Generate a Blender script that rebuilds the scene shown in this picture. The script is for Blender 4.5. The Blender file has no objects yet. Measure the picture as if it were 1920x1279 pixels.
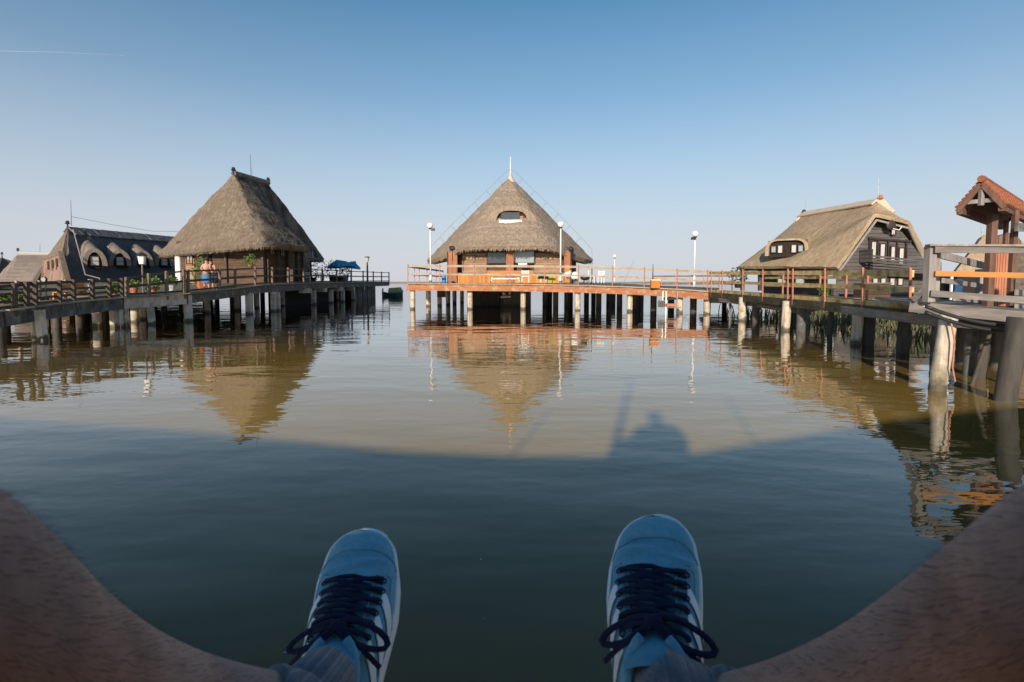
import bpy, bmesh, math, random
from mathutils import Vector, Matrix, noise
random.seed(7)
R = math.radians
V = Vector
# ------------------------------------------------------------------ camera
F, PITCH, HC = 950.0, R(3.5), 1.7          # focal length in photo pixels, tilt, eye height over the water
CX, CY = 960.0, 588.0
sc = bpy.context.scene
cam = bpy.data.cameras.new('camera'); co = bpy.data.objects.new('camera', cam)
sc.collection.objects.link(co); sc.camera = co
co.location = (0, 0, HC); co.rotation_euler = (R(90) - PITCH, 0, 0)
cam.sensor_width = 36; cam.lens = F / 1920 * 36; cam.shift_y = -(639.5 - CY) / 1920
cam.clip_start = 0.01; cam.clip_end = 20000
cam.dof.use_dof = True; cam.dof.focus_distance = 4.0; cam.dof.aperture_fstop = 9
# ------------------------------------------------------------------ light
SUN_EL, SUN_AZ = R(17.2), R(15.5)
w = bpy.data.worlds.new("World"); sc.world = w; w.use_nodes = True
nt = w.node_tree; nt.nodes.clear()
sky = nt.nodes.new('ShaderNodeTexSky'); sky.sky_type = 'NISHITA'; sky.sun_disc = False
sky.sun_elevation = SUN_EL; sky.sun_rotation = math.pi + SUN_AZ
sky.altitude = 100; sky.air_density = 1.0; sky.dust_density = .6; sky.ozone_density = 3.5
hs = nt.nodes.new('ShaderNodeHueSaturation'); hs.inputs['Saturation'].default_value = 1.05
bg = nt.nodes.new('ShaderNodeBackground'); bg.inputs[1].default_value = 0.11
wo = nt.nodes.new('ShaderNodeOutputWorld')
nt.links.new(sky.outputs[0], hs.inputs['Color']); tcw = nt.nodes.new('ShaderNodeTexCoord'); sxw = nt.nodes.new('ShaderNodeSeparateXYZ'); nt.links.new(tcw.outputs['Generated'], sxw.inputs[0])
rw = nt.nodes.new('ShaderNodeValToRGB'); er = rw.color_ramp.elements            # pale mist lying over the lake, thinning with height
er[0].position = 0; er[0].color = (.95,) * 3 + (1,); er[1].position = .5; er[1].color = (0, 0, 0, 1)
for p_, c_ in ((.09, .84), (.2, .55), (.33, .22)):
    e_ = er.new(p_); e_.color = (c_, c_, c_, 1)
nt.links.new(sxw.outputs['Z'], rw.inputs[0])
mw = nt.nodes.new('ShaderNodeMixRGB'); nt.links.new(rw.outputs[0], mw.inputs[0]); tn = nt.nodes.new('ShaderNodeMixRGB'); tn.blend_type = 'MULTIPLY'; tn.inputs[0].default_value = 1; tn.inputs[2].default_value = (.74, 1.06, .98, 1)
nt.links.new(hs.outputs[0], tn.inputs[1]); nt.links.new(tn.outputs[0], mw.inputs[1])
mw.inputs[2].default_value = (4.75, 4.72, 5.2, 1); nt.links.new(mw.outputs[0], bg.inputs[0]); nt.links.new(bg.outputs[0], wo.inputs[0])
sl = bpy.data.lights.new('sun', 'SUN'); sl.energy = 4.6; sl.angle = R(1.2); sl.color = (1.0, 0.87, 0.72)
so = bpy.data.objects.new('sun', sl); sc.collection.objects.link(so)
sd = V((-math.sin(SUN_AZ) * math.cos(SUN_EL), -math.cos(SUN_AZ) * math.cos(SUN_EL), math.sin(SUN_EL)))
so.rotation_euler = sd.to_track_quat('Z', 'Y').to_euler(); so.location = sd * 100
sc.view_settings.view_transform = 'Standard'; sc.view_settings.look = 'None'
sc.view_settings.exposure = 0.3; sc.view_settings.gamma = 1
sc.cycles.use_denoising = True
sc.cycles.max_bounces = 6; sc.cycles.transparent_max_bounces = 8

# ------------------------------------------------------------------ helpers
def ray(px, py):
    a = (px - CX) / F; b = (CY - py) / F
    return V((a, math.cos(PITCH) + b * math.sin(PITCH), -math.sin(PITCH) + b * math.cos(PITCH)))
def W(px, py, Y):                 # the real point at distance Y that the photograph shows at this pixel
    d = ray(px, py); t = Y / d.y
    return V((d.x * t, Y, HC + d.z * t))
def D(px, py, depth):
    d = ray(px, py); return V((0, 0, HC)) + d * depth
def X(px, Y): return W(px, 530, Y).x
BASE = {}
def tag(o, label=None, cat=None, group=None, kind=None):
    if label: o['label'] = label
    if cat: o['category'] = cat
    if group: o['group'] = group
    if kind: o['kind'] = kind
    return o
def thing(name, label, cat, loc=(0, 0, 0), group=None):
    o = bpy.data.objects.new(name, None); o.empty_display_size = .2
    sc.collection.objects.link(o); o.location = loc; BASE[o.name] = V(loc)
    return tag(o, label, cat, group)
def dup(root, loc, rz=0, label=None, scale=None):
    r = root.copy(); sc.collection.objects.link(r); r.location = loc; r.rotation_euler = (0, 0, rz)
    if scale: r.scale = (scale,) * 3
    if label: r['label'] = label
    for ch in list(root.children):
        c = ch.copy(); sc.collection.objects.link(c); c.parent = r
        for g in ch.children:
            d = g.copy(); sc.collection.objects.link(d); d.parent = c
    return r
class MB:
    def __init__(s): s.v = []; s.f = []
    def add(s, vs, fs):
        n = len(s.v); s.v += [V(p) for p in vs]; s.f += [tuple(i + n for i in f) for f in fs]; return s
    def box(s, c, d, rz=0, M=None):
        c = V(c); hx, hy, hz = d[0] / 2, d[1] / 2, d[2] / 2
        M = M or Matrix.Rotation(rz, 3, 'Z')
        vs = [c + M @ V((x * hx, y * hy, z * hz)) for z in (-1, 1) for y in (-1, 1) for x in (-1, 1)]
        return s.add(vs, [(0, 2, 3, 1), (4, 5, 7, 6), (0, 1, 5, 4), (2, 6, 7, 3), (0, 4, 6, 2), (1, 3, 7, 5)])
    def bar(s, p, q, w, h, up=(0, 0, 1), ext=0):        # board from p to q: w across, h along up
        p = V(p); q = V(q); d = (q - p); L = d.length + 2 * ext; d.normalize()
        u = V(up); x = d.cross(u)
        if x.length < 1e-4: x = d.cross(V((1, 0, 0)))
        x.normalize(); z = x.cross(d).normalized()
        M = Matrix((x, d, z)).transposed()
        return s.box((p + q) / 2, (w, L, h), M=M)
    def cyl(s, p, q, r, r2=None, n=12, cap=True):
        return s.tube([p, q], [r, r if r2 is None else r2], n, cap)
    def tube(s, pts, r, n=8, cap=True):
        pts = [V(p) for p in pts]; rs = r if isinstance(r, (list, tuple)) else [r] * len(pts)
        vs = []; fs = []; ref = None
        for i, p in enumerate(pts):
            t = (pts[min(i + 1, len(pts) - 1)] - pts[max(i - 1, 0)]).normalized()
            if ref is None:
                ref = t.cross(V((0, 0, 1)) if abs(t.z) < .9 else V((1, 0, 0))).normalized()
            ref = (ref - t * ref.dot(t)).normalized(); b = t.cross(ref)
            for k in range(n):
                a = 2 * math.pi * k / n
                vs.append(p + (ref * math.cos(a) + b * math.sin(a)) * rs[i])
        for i in range(len(pts) - 1):
            for k in range(n):
                k2 = (k + 1) % n; fs.append((i * n + k, i * n + k2, (i + 1) * n + k2, (i + 1) * n + k))
        if cap: fs.append(tuple(range(n))[::-1]); fs.append(tuple((len(pts) - 1) * n + k for k in range(n)))
        return s.add(vs, fs)
    def ball(s, c, r, n=14, m=9, sq=(1, 1, 1)):
        c = V(c); vs = []; fs = []
        for i in range(m + 1):
            th = math.pi * i / m
            for k in range(n):
                a = 2 * math.pi * k / n
                vs.append(c + V((r * sq[0] * math.sin(th) * math.cos(a), r * sq[1] * math.sin(th) * math.sin(a), r * sq[2] * math.cos(th))))
        for i in range(m):
            for k in range(n):
                k2 = (k + 1) % n; fs.append((i * n + k, (i + 1) * n + k, (i + 1) * n + k2, i * n + k2))
        return s.add(vs, fs)
    def poly(s, pts, th, nrm=None):      # flat polygon with thickness th
        pts = [V(p) for p in pts]
        if nrm is None: nrm = (pts[1] - pts[0]).cross(pts[2] - pts[0]).normalized()
        nrm = V(nrm).normalized(); n = len(pts)
        vs = pts + [p - nrm * th for p in pts]
        fs = [tuple(range(n)), tuple(range(n, 2 * n))[::-1]] + [(i, i + n, (i + 1) % n + n, (i + 1) % n) for i in range(n)]
        return s.add(vs, fs)
    def build(s, name, m, parent=None, smooth=False, bevel=0):
        base = BASE.get(parent.name, V((0, 0, 0))) if parent else V((0, 0, 0))
        me = bpy.data.meshes.new(name); me.from_pydata([tuple(p - base) for p in s.v], [], s.f)
        bm = bmesh.new(); bm.from_mesh(me); bmesh.ops.remove_doubles(bm, verts=bm.verts, dist=1e-5)
        bmesh.ops.recalc_face_normals(bm, faces=bm.faces); bm.to_mesh(me); bm.free()
        me.materials.append(m)
        if smooth: me.polygons.foreach_set('use_smooth', [True] * len(me.polygons))
        o = bpy.data.objects.new(name, me); sc.collection.objects.link(o)
        if parent: o.parent = parent; BASE[o.name] = base
        if bevel:
            b = o.modifiers.new('bevel', 'BEVEL'); b.width = bevel; b.segments = 2; b.limit_method = 'ANGLE'
        return o

# ------------------------------------------------------------------ materials
def mat(name, c1, c2=None, scale=3.0, st=(1, 1, 1), rough=.8, bump=.0, c3=None, c3amt=.5, spec=.3, det=6, metal=0, bscale=None, tide=0):
    m = bpy.data.materials.new(name); m.use_nodes = True; t = m.node_tree; N = t.nodes; L = t.links
    b = N['Principled BSDF']; b.inputs['Roughness'].default_value = rough
    b.inputs['Specular IOR Level'].default_value = spec; b.inputs['Metallic'].default_value = metal
    c2 = c2 or tuple(x * .7 for x in c1)
    tc = N.new('ShaderNodeTexCoord'); mp = N.new('ShaderNodeMapping'); mp.inputs['Scale'].default_value = st
    L.new(tc.outputs['Object'], mp.inputs[0])
    n1 = N.new('ShaderNodeTexNoise'); n1.inputs['Scale'].default_value = scale; n1.inputs['Detail'].default_value = det; n1.inputs['Roughness'].default_value = .65
    L.new(mp.outputs[0], n1.inputs['Vector'])
    r = N.new('ShaderNodeValToRGB'); r.color_ramp.elements[0].position = .33; r.color_ramp.elements[1].position = .67
    r.color_ramp.elements[0].color = (*c2, 1); r.color_ramp.elements[1].color = (*c1, 1)
    L.new(n1.outputs['Fac'], r.inputs[0]); out = r.outputs[0]
    if c3:
        n2 = N.new('ShaderNodeTexNoise'); n2.inputs['Scale'].default_value = scale * .35; n2.inputs['Detail'].default_value = 4
        L.new(tc.outputs['Object'], n2.inputs['Vector'])
        r2 = N.new('ShaderNodeValToRGB'); r2.color_ramp.elements[0].position = .5; r2.color_ramp.elements[1].position = .68
        r2.color_ramp.elements[0].color = (0, 0, 0, 1); r2.color_ramp.elements[1].color = (c3amt,) * 3 + (1,)
        L.new(n2.outputs['Fac'], r2.inputs[0])
        mx = N.new('ShaderNodeMixRGB'); L.new(r2.outputs[0], mx.inputs[0]); L.new(out, mx.inputs[1]); mx.inputs[2].default_value = (*c3, 1)
        out = mx.outputs[0]
    if tide:                       # algae and damp below the usual water mark
        sz = N.new('ShaderNodeSeparateXYZ'); L.new(tc.outputs['Object'], sz.inputs[0])
        nw = N.new('ShaderNodeTexNoise'); nw.inputs['Scale'].default_value = 5; L.new(tc.outputs['Object'], nw.inputs['Vector'])
        sb = N.new('ShaderNodeMath'); sb.operation = 'MULTIPLY_ADD'; L.new(nw.outputs['Fac'], sb.inputs[0]); sb.inputs[1].default_value = -.3; L.new(sz.outputs['Z'], sb.inputs[2])
        rt_ = N.new('ShaderNodeMapRange'); rt_.inputs[1].default_value = tide - .15 - .04; rt_.inputs[2].default_value = tide - .15 + .05; rt_.inputs[3].default_value = .85; rt_.inputs[4].default_value = 0; L.new(sb.outputs[0], rt_.inputs[0])
        m3 = N.new('ShaderNodeMixRGB'); L.new(rt_.outputs[0], m3.inputs[0]); L.new(out, m3.inputs[1]); m3.inputs[2].default_value = (.045, .04, .02, 1); out = m3.outputs[0]
    L.new(out, b.inputs['Base Color'])
    if bump:
        bp = N.new('ShaderNodeBump'); bp.inputs['Strength'].default_value = min(1, bump * 10); bp.inputs['Distance'].default_value = bump
        src = n1.outputs['Fac']
        if bscale:
            n3 = N.new('ShaderNodeTexNoise'); n3.inputs['Scale'].default_value = bscale; n3.inputs['Detail'].default_value = 3
            L.new(mp.outputs[0], n3.inputs['Vector']); src = n3.outputs['Fac']
        L.new(src, bp.inputs['Height']); L.new(bp.outputs[0], b.inputs['Normal'])
    return m
def planks(name, c1, c2, axis='Z', width=.14, gap=(.01, .008, .006), **k):    # boards with joints between them
    m = mat(name, c1, c2, **k); t = m.node_tree; N = t.nodes; L = t.links; b = N['Principled BSDF']
    col = b.inputs['Base Color'].links[0].from_socket
    tc = N.new('ShaderNodeTexCoord'); sx = N.new('ShaderNodeSeparateXYZ'); L.new(tc.outputs['Object'], sx.inputs[0])
    mm = N.new('ShaderNodeMath'); mm.operation = 'DIVIDE'; mm.inputs[1].default_value = width
    if axis == 'XY':
        ad = N.new('ShaderNodeMath'); ad.operation = 'ADD'; L.new(sx.outputs['X'], ad.inputs[0]); L.new(sx.outputs['Y'], ad.inputs[1]); L.new(ad.outputs[0], mm.inputs[0])
    else: L.new(sx.outputs[axis], mm.inputs[0])
    fr = N.new('ShaderNodeMath'); fr.operation = 'FRACT'; L.new(mm.outputs[0], fr.inputs[0])
    gt = N.new('ShaderNodeMath'); gt.operation = 'GREATER_THAN'; gt.inputs[1].default_value = .9; L.new(fr.outputs[0], gt.inputs[0])
    fl = N.new('ShaderNodeMath'); fl.operation = 'FLOOR'; L.new(mm.outputs[0], fl.inputs[0])
    wn = N.new('ShaderNodeTexWhiteNoise'); wn.noise_dimensions = '1D'; L.new(fl.outputs[0], wn.inputs['W'])
    mr = N.new('ShaderNodeMapRange'); mr.inputs[3].default_value = .72; mr.inputs[4].default_value = 1.15; L.new(wn.outputs['Value'], mr.inputs[0])
    mu = N.new('ShaderNodeVectorMath'); mu.operation = 'SCALE'; L.new(col, mu.inputs[0]); L.new(mr.outputs[0], mu.inputs['Scale'])
    mx = N.new('ShaderNodeMixRGB'); L.new(gt.outputs[0], mx.inputs[0]); L.new(mu.outputs[0], mx.inputs[1]); mx.inputs[2].default_value = (*gap, 1)
    L.new(mx.outputs[0], b.inputs['Base Color'])
    return m
def thatch(name, c1, c2, c3, amt=.6, streak=9, dark=(.05, .04, .035), bst=(.55, (1, 1, 1))):
    m = bpy.data.materials.new(name); m.use_nodes = True; t = m.node_tree; N = t.nodes; L = t.links
    b = N['Principled BSDF']; b.inputs['Roughness'].default_value = .95; b.inputs['Specular IOR Level'].default_value = .1
    tc = N.new('ShaderNodeTexCoord')
    def nz(scale, st, det=5, ro=.6):
        mp = N.new('ShaderNodeMapping'); mp.inputs['Scale'].default_value = st; L.new(tc.outputs['Object'], mp.inputs[0])
        n = N.new('ShaderNodeTexNoise'); n.inputs['Scale'].default_value = scale; n.inputs['Detail'].default_value = det; n.inputs['Roughness'].default_value = ro
        L.new(mp.outputs[0], n.inputs['Vector']); return n.outputs['Fac']
    fine = nz(streak, (1, 1, .22)); blot = nz(bst[0], bst[1], 6, .7); fin2 = nz(34, (1, 1, .3), 3)
    def ramp(src, p0, p1, a, bb):
        r = N.new('ShaderNodeValToRGB'); r.color_ramp.elements[0].position = p0; r.color_ramp.elements[1].position = p1
        r.color_ramp.elements[0].color = (*a, 1); r.color_ramp.elements[1].color = (*bb, 1); L.new(src, r.inputs[0]); return r.outputs[0]
    base = ramp(fine, .3, .68, c2, c1)
    bl = ramp(blot, .42, .64, (0, 0, 0), (amt,) * 3)
    mx = N.new('ShaderNodeMixRGB'); L.new(bl, mx.inputs[0]); L.new(base, mx.inputs[1]); mx.inputs[2].default_value = (*c3, 1)
    f2 = ramp(fin2, .28, .5, (.7,) * 3, (0, 0, 0))
    mx2 = N.new('ShaderNodeMixRGB'); L.new(f2, mx2.inputs[0]); L.new(mx.outputs[0], mx2.inputs[1]); mx2.inputs[2].default_value = (*dark, 1)
    L.new(mx2.outputs[0], b.inputs['Base Color'])
    ad = N.new('ShaderNodeMath'); ad.operation = 'ADD'; L.new(fine, ad.inputs[0]); L.new(fin2, ad.inputs[1])
    bp = N.new('ShaderNodeBump'); bp.inputs['Strength'].default_value = .8; bp.inputs['Distance'].default_value = .08
    L.new(ad.outputs[0], bp.inputs['Height']); L.new(bp.outputs[0], b.inputs['Normal'])
    return m
T_mid = thatch('thatch_pale', (.46, .36, .28), (.24, .18, .135), (.32, .24, .165), streak=6)
T_left = thatch('thatch_grey', (.33, .26, .195), (.13, .1, .075), (.18, .135, .095), streak=6)
T_right = thatch('thatch_tan', (.58, .43, .29), (.42, .3, .19), (.36, .26, .15), streak=5, dark=(.2, .14, .08), amt=.5)
T_dark = thatch('thatch_shaded', (.15, .15, .155), (.075, .075, .08), (.15, .14, .13))  # shade of the long roof put into the colour, darker and cooler
T_dorm = thatch('thatch_dormer', (.38, .31, .26), (.24, .195, .165), (.28, .22, .18))  # paler than the long roof: sun on the hood tops put into the colour
T_streak = thatch('thatch_streaked', (.30, .235, .175), (.12, .095, .075), (.03, .028, .027), amt=.98, bst=(1.1, (1, 1, .38)))  # dark upright streaks for the roof faces turned to the right
M_cap = mat('ridge_cap', (.66, .52, .4), (.5, .38, .29), 6, bump=.01)
M_mortar = mat('ridge_grey', (.3, .27, .24), (.1, .09, .09), 5, (1, 1, 1), bump=.02, c3=(.05, .05, .055), c3amt=.9)
M_conc = mat('weathered_concrete', (.6, .52, .43), (.42, .36, .29), 7, (1, 1, .35), bump=.006, c3=(.2, .16, .1), c3amt=.6, tide=.13)
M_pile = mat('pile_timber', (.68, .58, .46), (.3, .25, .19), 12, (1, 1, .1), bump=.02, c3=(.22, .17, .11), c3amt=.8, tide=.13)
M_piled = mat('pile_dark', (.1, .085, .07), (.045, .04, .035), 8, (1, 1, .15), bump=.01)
M_beam = mat('edge_beam', (.14, .135, .13), (.05, .05, .05), 9, (1, 1, .3), bump=.012, c3=(.3, .28, .24), c3amt=.6)
M_redwood = mat('red_edge_board', (.44, .17, .075), (.25, .1, .05), 10, (.12, .12, 1.2), bump=.004, c3=(.4, .3, .2), c3amt=.8)
M_moss = mat('mossy_board_sunlit', (.72, .53, .25), (.42, .29, .12), 9, (.3, .3, 1), bump=.008, c3=(.14, .12, .035), c3amt=.8)  # mossy ochre, brightened so boards the sun barely grazes look sunlit
M_mossd = mat('mossy_fascia', (.09, .075, .045), (.03, .027, .02), 6, (.6, .6, 1), bump=.02, c3=(.1, .1, .04), c3amt=.7)
M_grey = mat('silvered_board', (.27, .235, .21), (.13, .112, .1), 10, (.15, .15, 1), bump=.006, c3=(.14, .13, .13), c3amt=.6)
M_greyv = mat('silvered_post', (.36, .32, .3), (.2, .175, .165), 12, (1, 1, .12), bump=.008)
M_rail = mat('dark_rail', (.11, .08, .06), (.05, .038, .03), 9, (.3, .3, 1), bump=.004)
M_railb = mat('brown_rail', (.22, .16, .12), (.1, .075, .06), 9, (.3, .3, 1), bump=.004)
M_paint = mat('pale_rail', (.44, .38, .3), (.28, .22, .15), 9, (.15, .15, 1), bump=.003, c3=(.35, .18, .1), c3amt=.8)
M_rust = mat('orange_steel', (.5, .2, .12), (.3, .12, .075), 14, bump=.001, rough=.55)
M_newwood = mat('new_board', (.52, .23, .07), (.4, .17, .05), 7, (.15, .15, 1), bump=.003)
M_deck = planks('deck_boards', (.3, .23, .17), (.18, .14, .1), 'Y', .15, scale=6, st=(.3, 1, 1))
M_deckx = planks('deck_boards_mossy', (.22, .19, .12), (.13, .11, .07), 'Y', .18, scale=6)
M_orange = planks('orange_cladding', (.62, .25, .05), (.48, .18, .035), 'X', .13, gap=(.22, .08, .02), scale=5, st=(1, 1, .2), rough=.6)
M_redcol = mat('red_brown_wood', (.38, .15, .065), (.24, .09, .04), 6, (1, 1, .2), rough=.6)
M_board = planks('brown_siding', (.13, .075, .048), (.075, .045, .03), 'Z', .17, scale=5, st=(.3, .3, 1))
M_boardp = planks('pale_siding', (.4, .25, .155), (.28, .17, .105), 'Z', .13, scale=5, st=(.3, .3, 1))
M_darkside = planks('charcoal_siding', (.135, .12, .115), (.085, .075, .072), 'Z', .2, scale=5, st=(.3, .3, 1))
M_gablew = planks('rosy_siding', (.34, .22, .17), (.25, .16, .125), 'X', .2, scale=5, st=(1, 1, .3))
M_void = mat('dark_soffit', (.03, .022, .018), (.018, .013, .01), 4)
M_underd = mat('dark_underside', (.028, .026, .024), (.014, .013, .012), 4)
M_white = mat('white_paint', (.8, .77, .73), (.7, .67, .63), 4, rough=.45)
M_curt = mat('curtain', (.6, .56, .54), (.42, .39, .38), 9, (3, 3, .3), rough=.7)
M_wframe = mat('dark_window_frame', (.05, .035, .03), (.035, .025, .02), 5, rough=.5)
M_globe = mat('opal_globe', (.86, .84, .8), (.82, .8, .76), 2, rough=.25, spec=.5)
M_black = mat('black_metal', (.03, .03, .035), (.02, .02, .022), 8, rough=.45)
M_steel = mat('thin_steel', (.25, .25, .27), (.18, .18, .2), 8, rough=.4, metal=.6)
M_wire = mat('dull_wire', (.2, .21, .23), (.15, .16, .18), 8, rough=.8)
M_blue = mat('blue_paint', (.05, .28, .6), (.035, .2, .48), 5, rough=.5)
M_tile = mat('roof_tile', (.36, .125, .06), (.2, .07, .04), 9, bump=.01, c3=(.16, .07, .045), c3amt=.7)
M_leaf = mat('leaf', (.13, .2, .035), (.05, .09, .02), 6, rough=.6)
M_leafd = mat('leaf_dark', (.04, .06, .025), (.02, .03, .015), 6, rough=.6)
M_reed = mat('reed_blade', (.1, .105, .05), (.045, .055, .028), 3, rough=.7, c3=(.28, .21, .12), c3amt=.6)
M_clay = mat('clay', (.5, .17, .07), (.4, .13, .055), 6)
M_skin = mat('terrace_skin', (.55, .3, .2), (.48, .25, .165), 8, rough=.55)  # even skin colour of the terrace figures
M_denim = mat('denim', (.08, .2, .38), (.06, .15, .3), 20)
M_darkcl = mat('dark_cloth', (.035, .035, .045), (.02, .02, .03), 20)
M_hair = mat('brown_hair', (.05, .03, .02), (.025, .015, .01), 30)
def glass(name, c=(.05, .06, .07), rough=.04):
    m = bpy.data.materials.new(name); m.use_nodes = True; b = m.node_tree.nodes['Principled BSDF']
    b.inputs['Base Color'].default_value = (*c, 1); b.inputs['Roughness'].default_value = rough; b.inputs['Specular IOR Level'].default_value = 1.0
    return m
M_glass = glass('window_glass')
M_glassl = glass('pale_glass', (.3, .34, .36), .12)
# ------------------------------------------------------------------ water, shore
def water_mat():
    m = bpy.data.materials.new('lake_water'); m.use_nodes = True; t = m.node_tree; N = t.nodes; L = t.links
    N.clear(); out = N.new('ShaderNodeOutputMaterial')
    tc = N.new('ShaderNodeTexCoord')
    def nz(scale, st, det, rz=0, ro=.5):
        mp = N.new('ShaderNodeMapping'); mp.inputs['Scale'].default_value = st; mp.inputs['Rotation'].default_value = (0, 0, R(rz))
        L.new(tc.outputs['Object'], mp.inputs[0]); n = N.new('ShaderNodeTexNoise')
        n.inputs['Scale'].default_value = scale; n.inputs['Detail'].default_value = det; n.inputs['Roughness'].default_value = ro
        L.new(mp.outputs[0], n.inputs['Vector']); return n.outputs['Fac']
    def mul(a, k):
        x = N.new('ShaderNodeMath'); x.operation = 'MULTIPLY'; L.new(a, x.inputs[0])
        if isinstance(k, float): x.inputs[1].default_value = k
        else: L.new(k, x.inputs[1])
        return x.outputs[0]
    def add(a, b):
        x = N.new('ShaderNodeMath'); x.operation = 'ADD'; L.new(a, x.inputs[0]); L.new(b, x.inputs[1]); return x.outputs[0]
    big = nz(.5, (.45, 1, 1), 2, 8)
    med = nz(1.5, (.4, 1, 1), 2, -6)
    sml = nz(5.0, (.5, 1, 1), 2, 12)
    patch = nz(.12, (1, 1.3, 1), 3)
    pr = N.new('ShaderNodeMapRange'); pr.inputs[1].default_value = .35; pr.inputs[2].default_value = .65; pr.inputs[3].default_value = .25; pr.inputs[4].default_value = 1.6
    L.new(patch, pr.inputs[0])
    h = add(add(mul(big, .026), mul(med, .009)), mul(mul(sml, .0034), pr.outputs[0]))
    bp = N.new('ShaderNodeBump'); bp.inputs['Strength'].default_value = 1; bp.inputs['Distance'].default_value = 1.0
    L.new(h, bp.inputs['Height'])
    # silty water: light scattered back from the suspended silt, seen under a clear reflecting surface
    nd = N.new('ShaderNodeCombineXYZ'); s = V((-math.sin(SUN_AZ), -math.cos(SUN_AZ), .3)).normalized()
    for i in range(3): nd.inputs[i].default_value = s[i]
    df = N.new('ShaderNodeBsdfDiffuse')
    cr = N.new('ShaderNodeValToRGB'); cr.color_ramp.elements[0].color = (.26, .175, .044, 1); cr.color_ramp.elements[1].color = (.32, .22, .062, 1)
    cr.color_ramp.elements[0].position = .3; cr.color_ramp.elements[1].position = .7
    L.new(nz(.2, (1, 1, 1), 4), cr.inputs[0]); L.new(cr.outputs[0], df.inputs['Color']); L.new(nd.outputs[0], df.inputs['Normal'])
    gl = N.new('ShaderNodeBsdfGlossy'); gl.inputs['Roughness'].default_value = .0; L.new(bp.outputs[0], gl.inputs['Normal'])
    fr = N.new('ShaderNodeFresnel'); fr.inputs['IOR'].default_value = 1.33; L.new(bp.outputs[0], fr.inputs['Normal'])
    pwf = N.new('ShaderNodeMath'); pwf.operation = 'MULTIPLY'; pwf.use_clamp = True; pwf.inputs[1].default_value = 1.7; L.new(fr.outputs[0], pwf.inputs[0])
    mx = N.new('ShaderNodeMixShader'); L.new(pwf.outputs[0], mx.inputs[0]); L.new(df.outputs[0], mx.inputs[1]); L.new(gl.outputs[0], mx.inputs[2])
    L.new(mx.outputs[0], out.inputs[0]); return m
o = MB().add([(-9000, -3000, 0), (9000, -3000, 0), (9000, 12000, 0), (-9000, 12000, 0)], [(0, 1, 2, 3)]).build('water', water_mat())
tag(o, 'brown silty lake water reflecting the houses', None, None, 'structure')
M_shore = mat('far_reeds', (.2, .17, .14), (.14, .12, .1), .01)
mb = MB(); N_ = 120
for i in range(N_):
    x0 = -2600 + i * 52; h = 5.5 + 3.5 * noise.noise(V((i * .21, 3, 1))); h2 = 5.5 + 3.5 * noise.noise(V(((i + 1) * .21, 3, 1)))
    mb.add([(x0, 2500, 0), (x0 + 52, 2500, 0), (x0 + 52, 2500, h2), (x0, 2500, h), (x0, 2560, 0), (x0 + 52, 2560, 0), (x0 + 52, 2560, h2), (x0, 2560, h)],
           [(0, 1, 2, 3), (5, 4, 7, 6), (3, 2, 6, 7)])
tag(mb.build('shore', M_shore), 'thin brown reed belt along the far horizon', None, None, 'structure')

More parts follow.
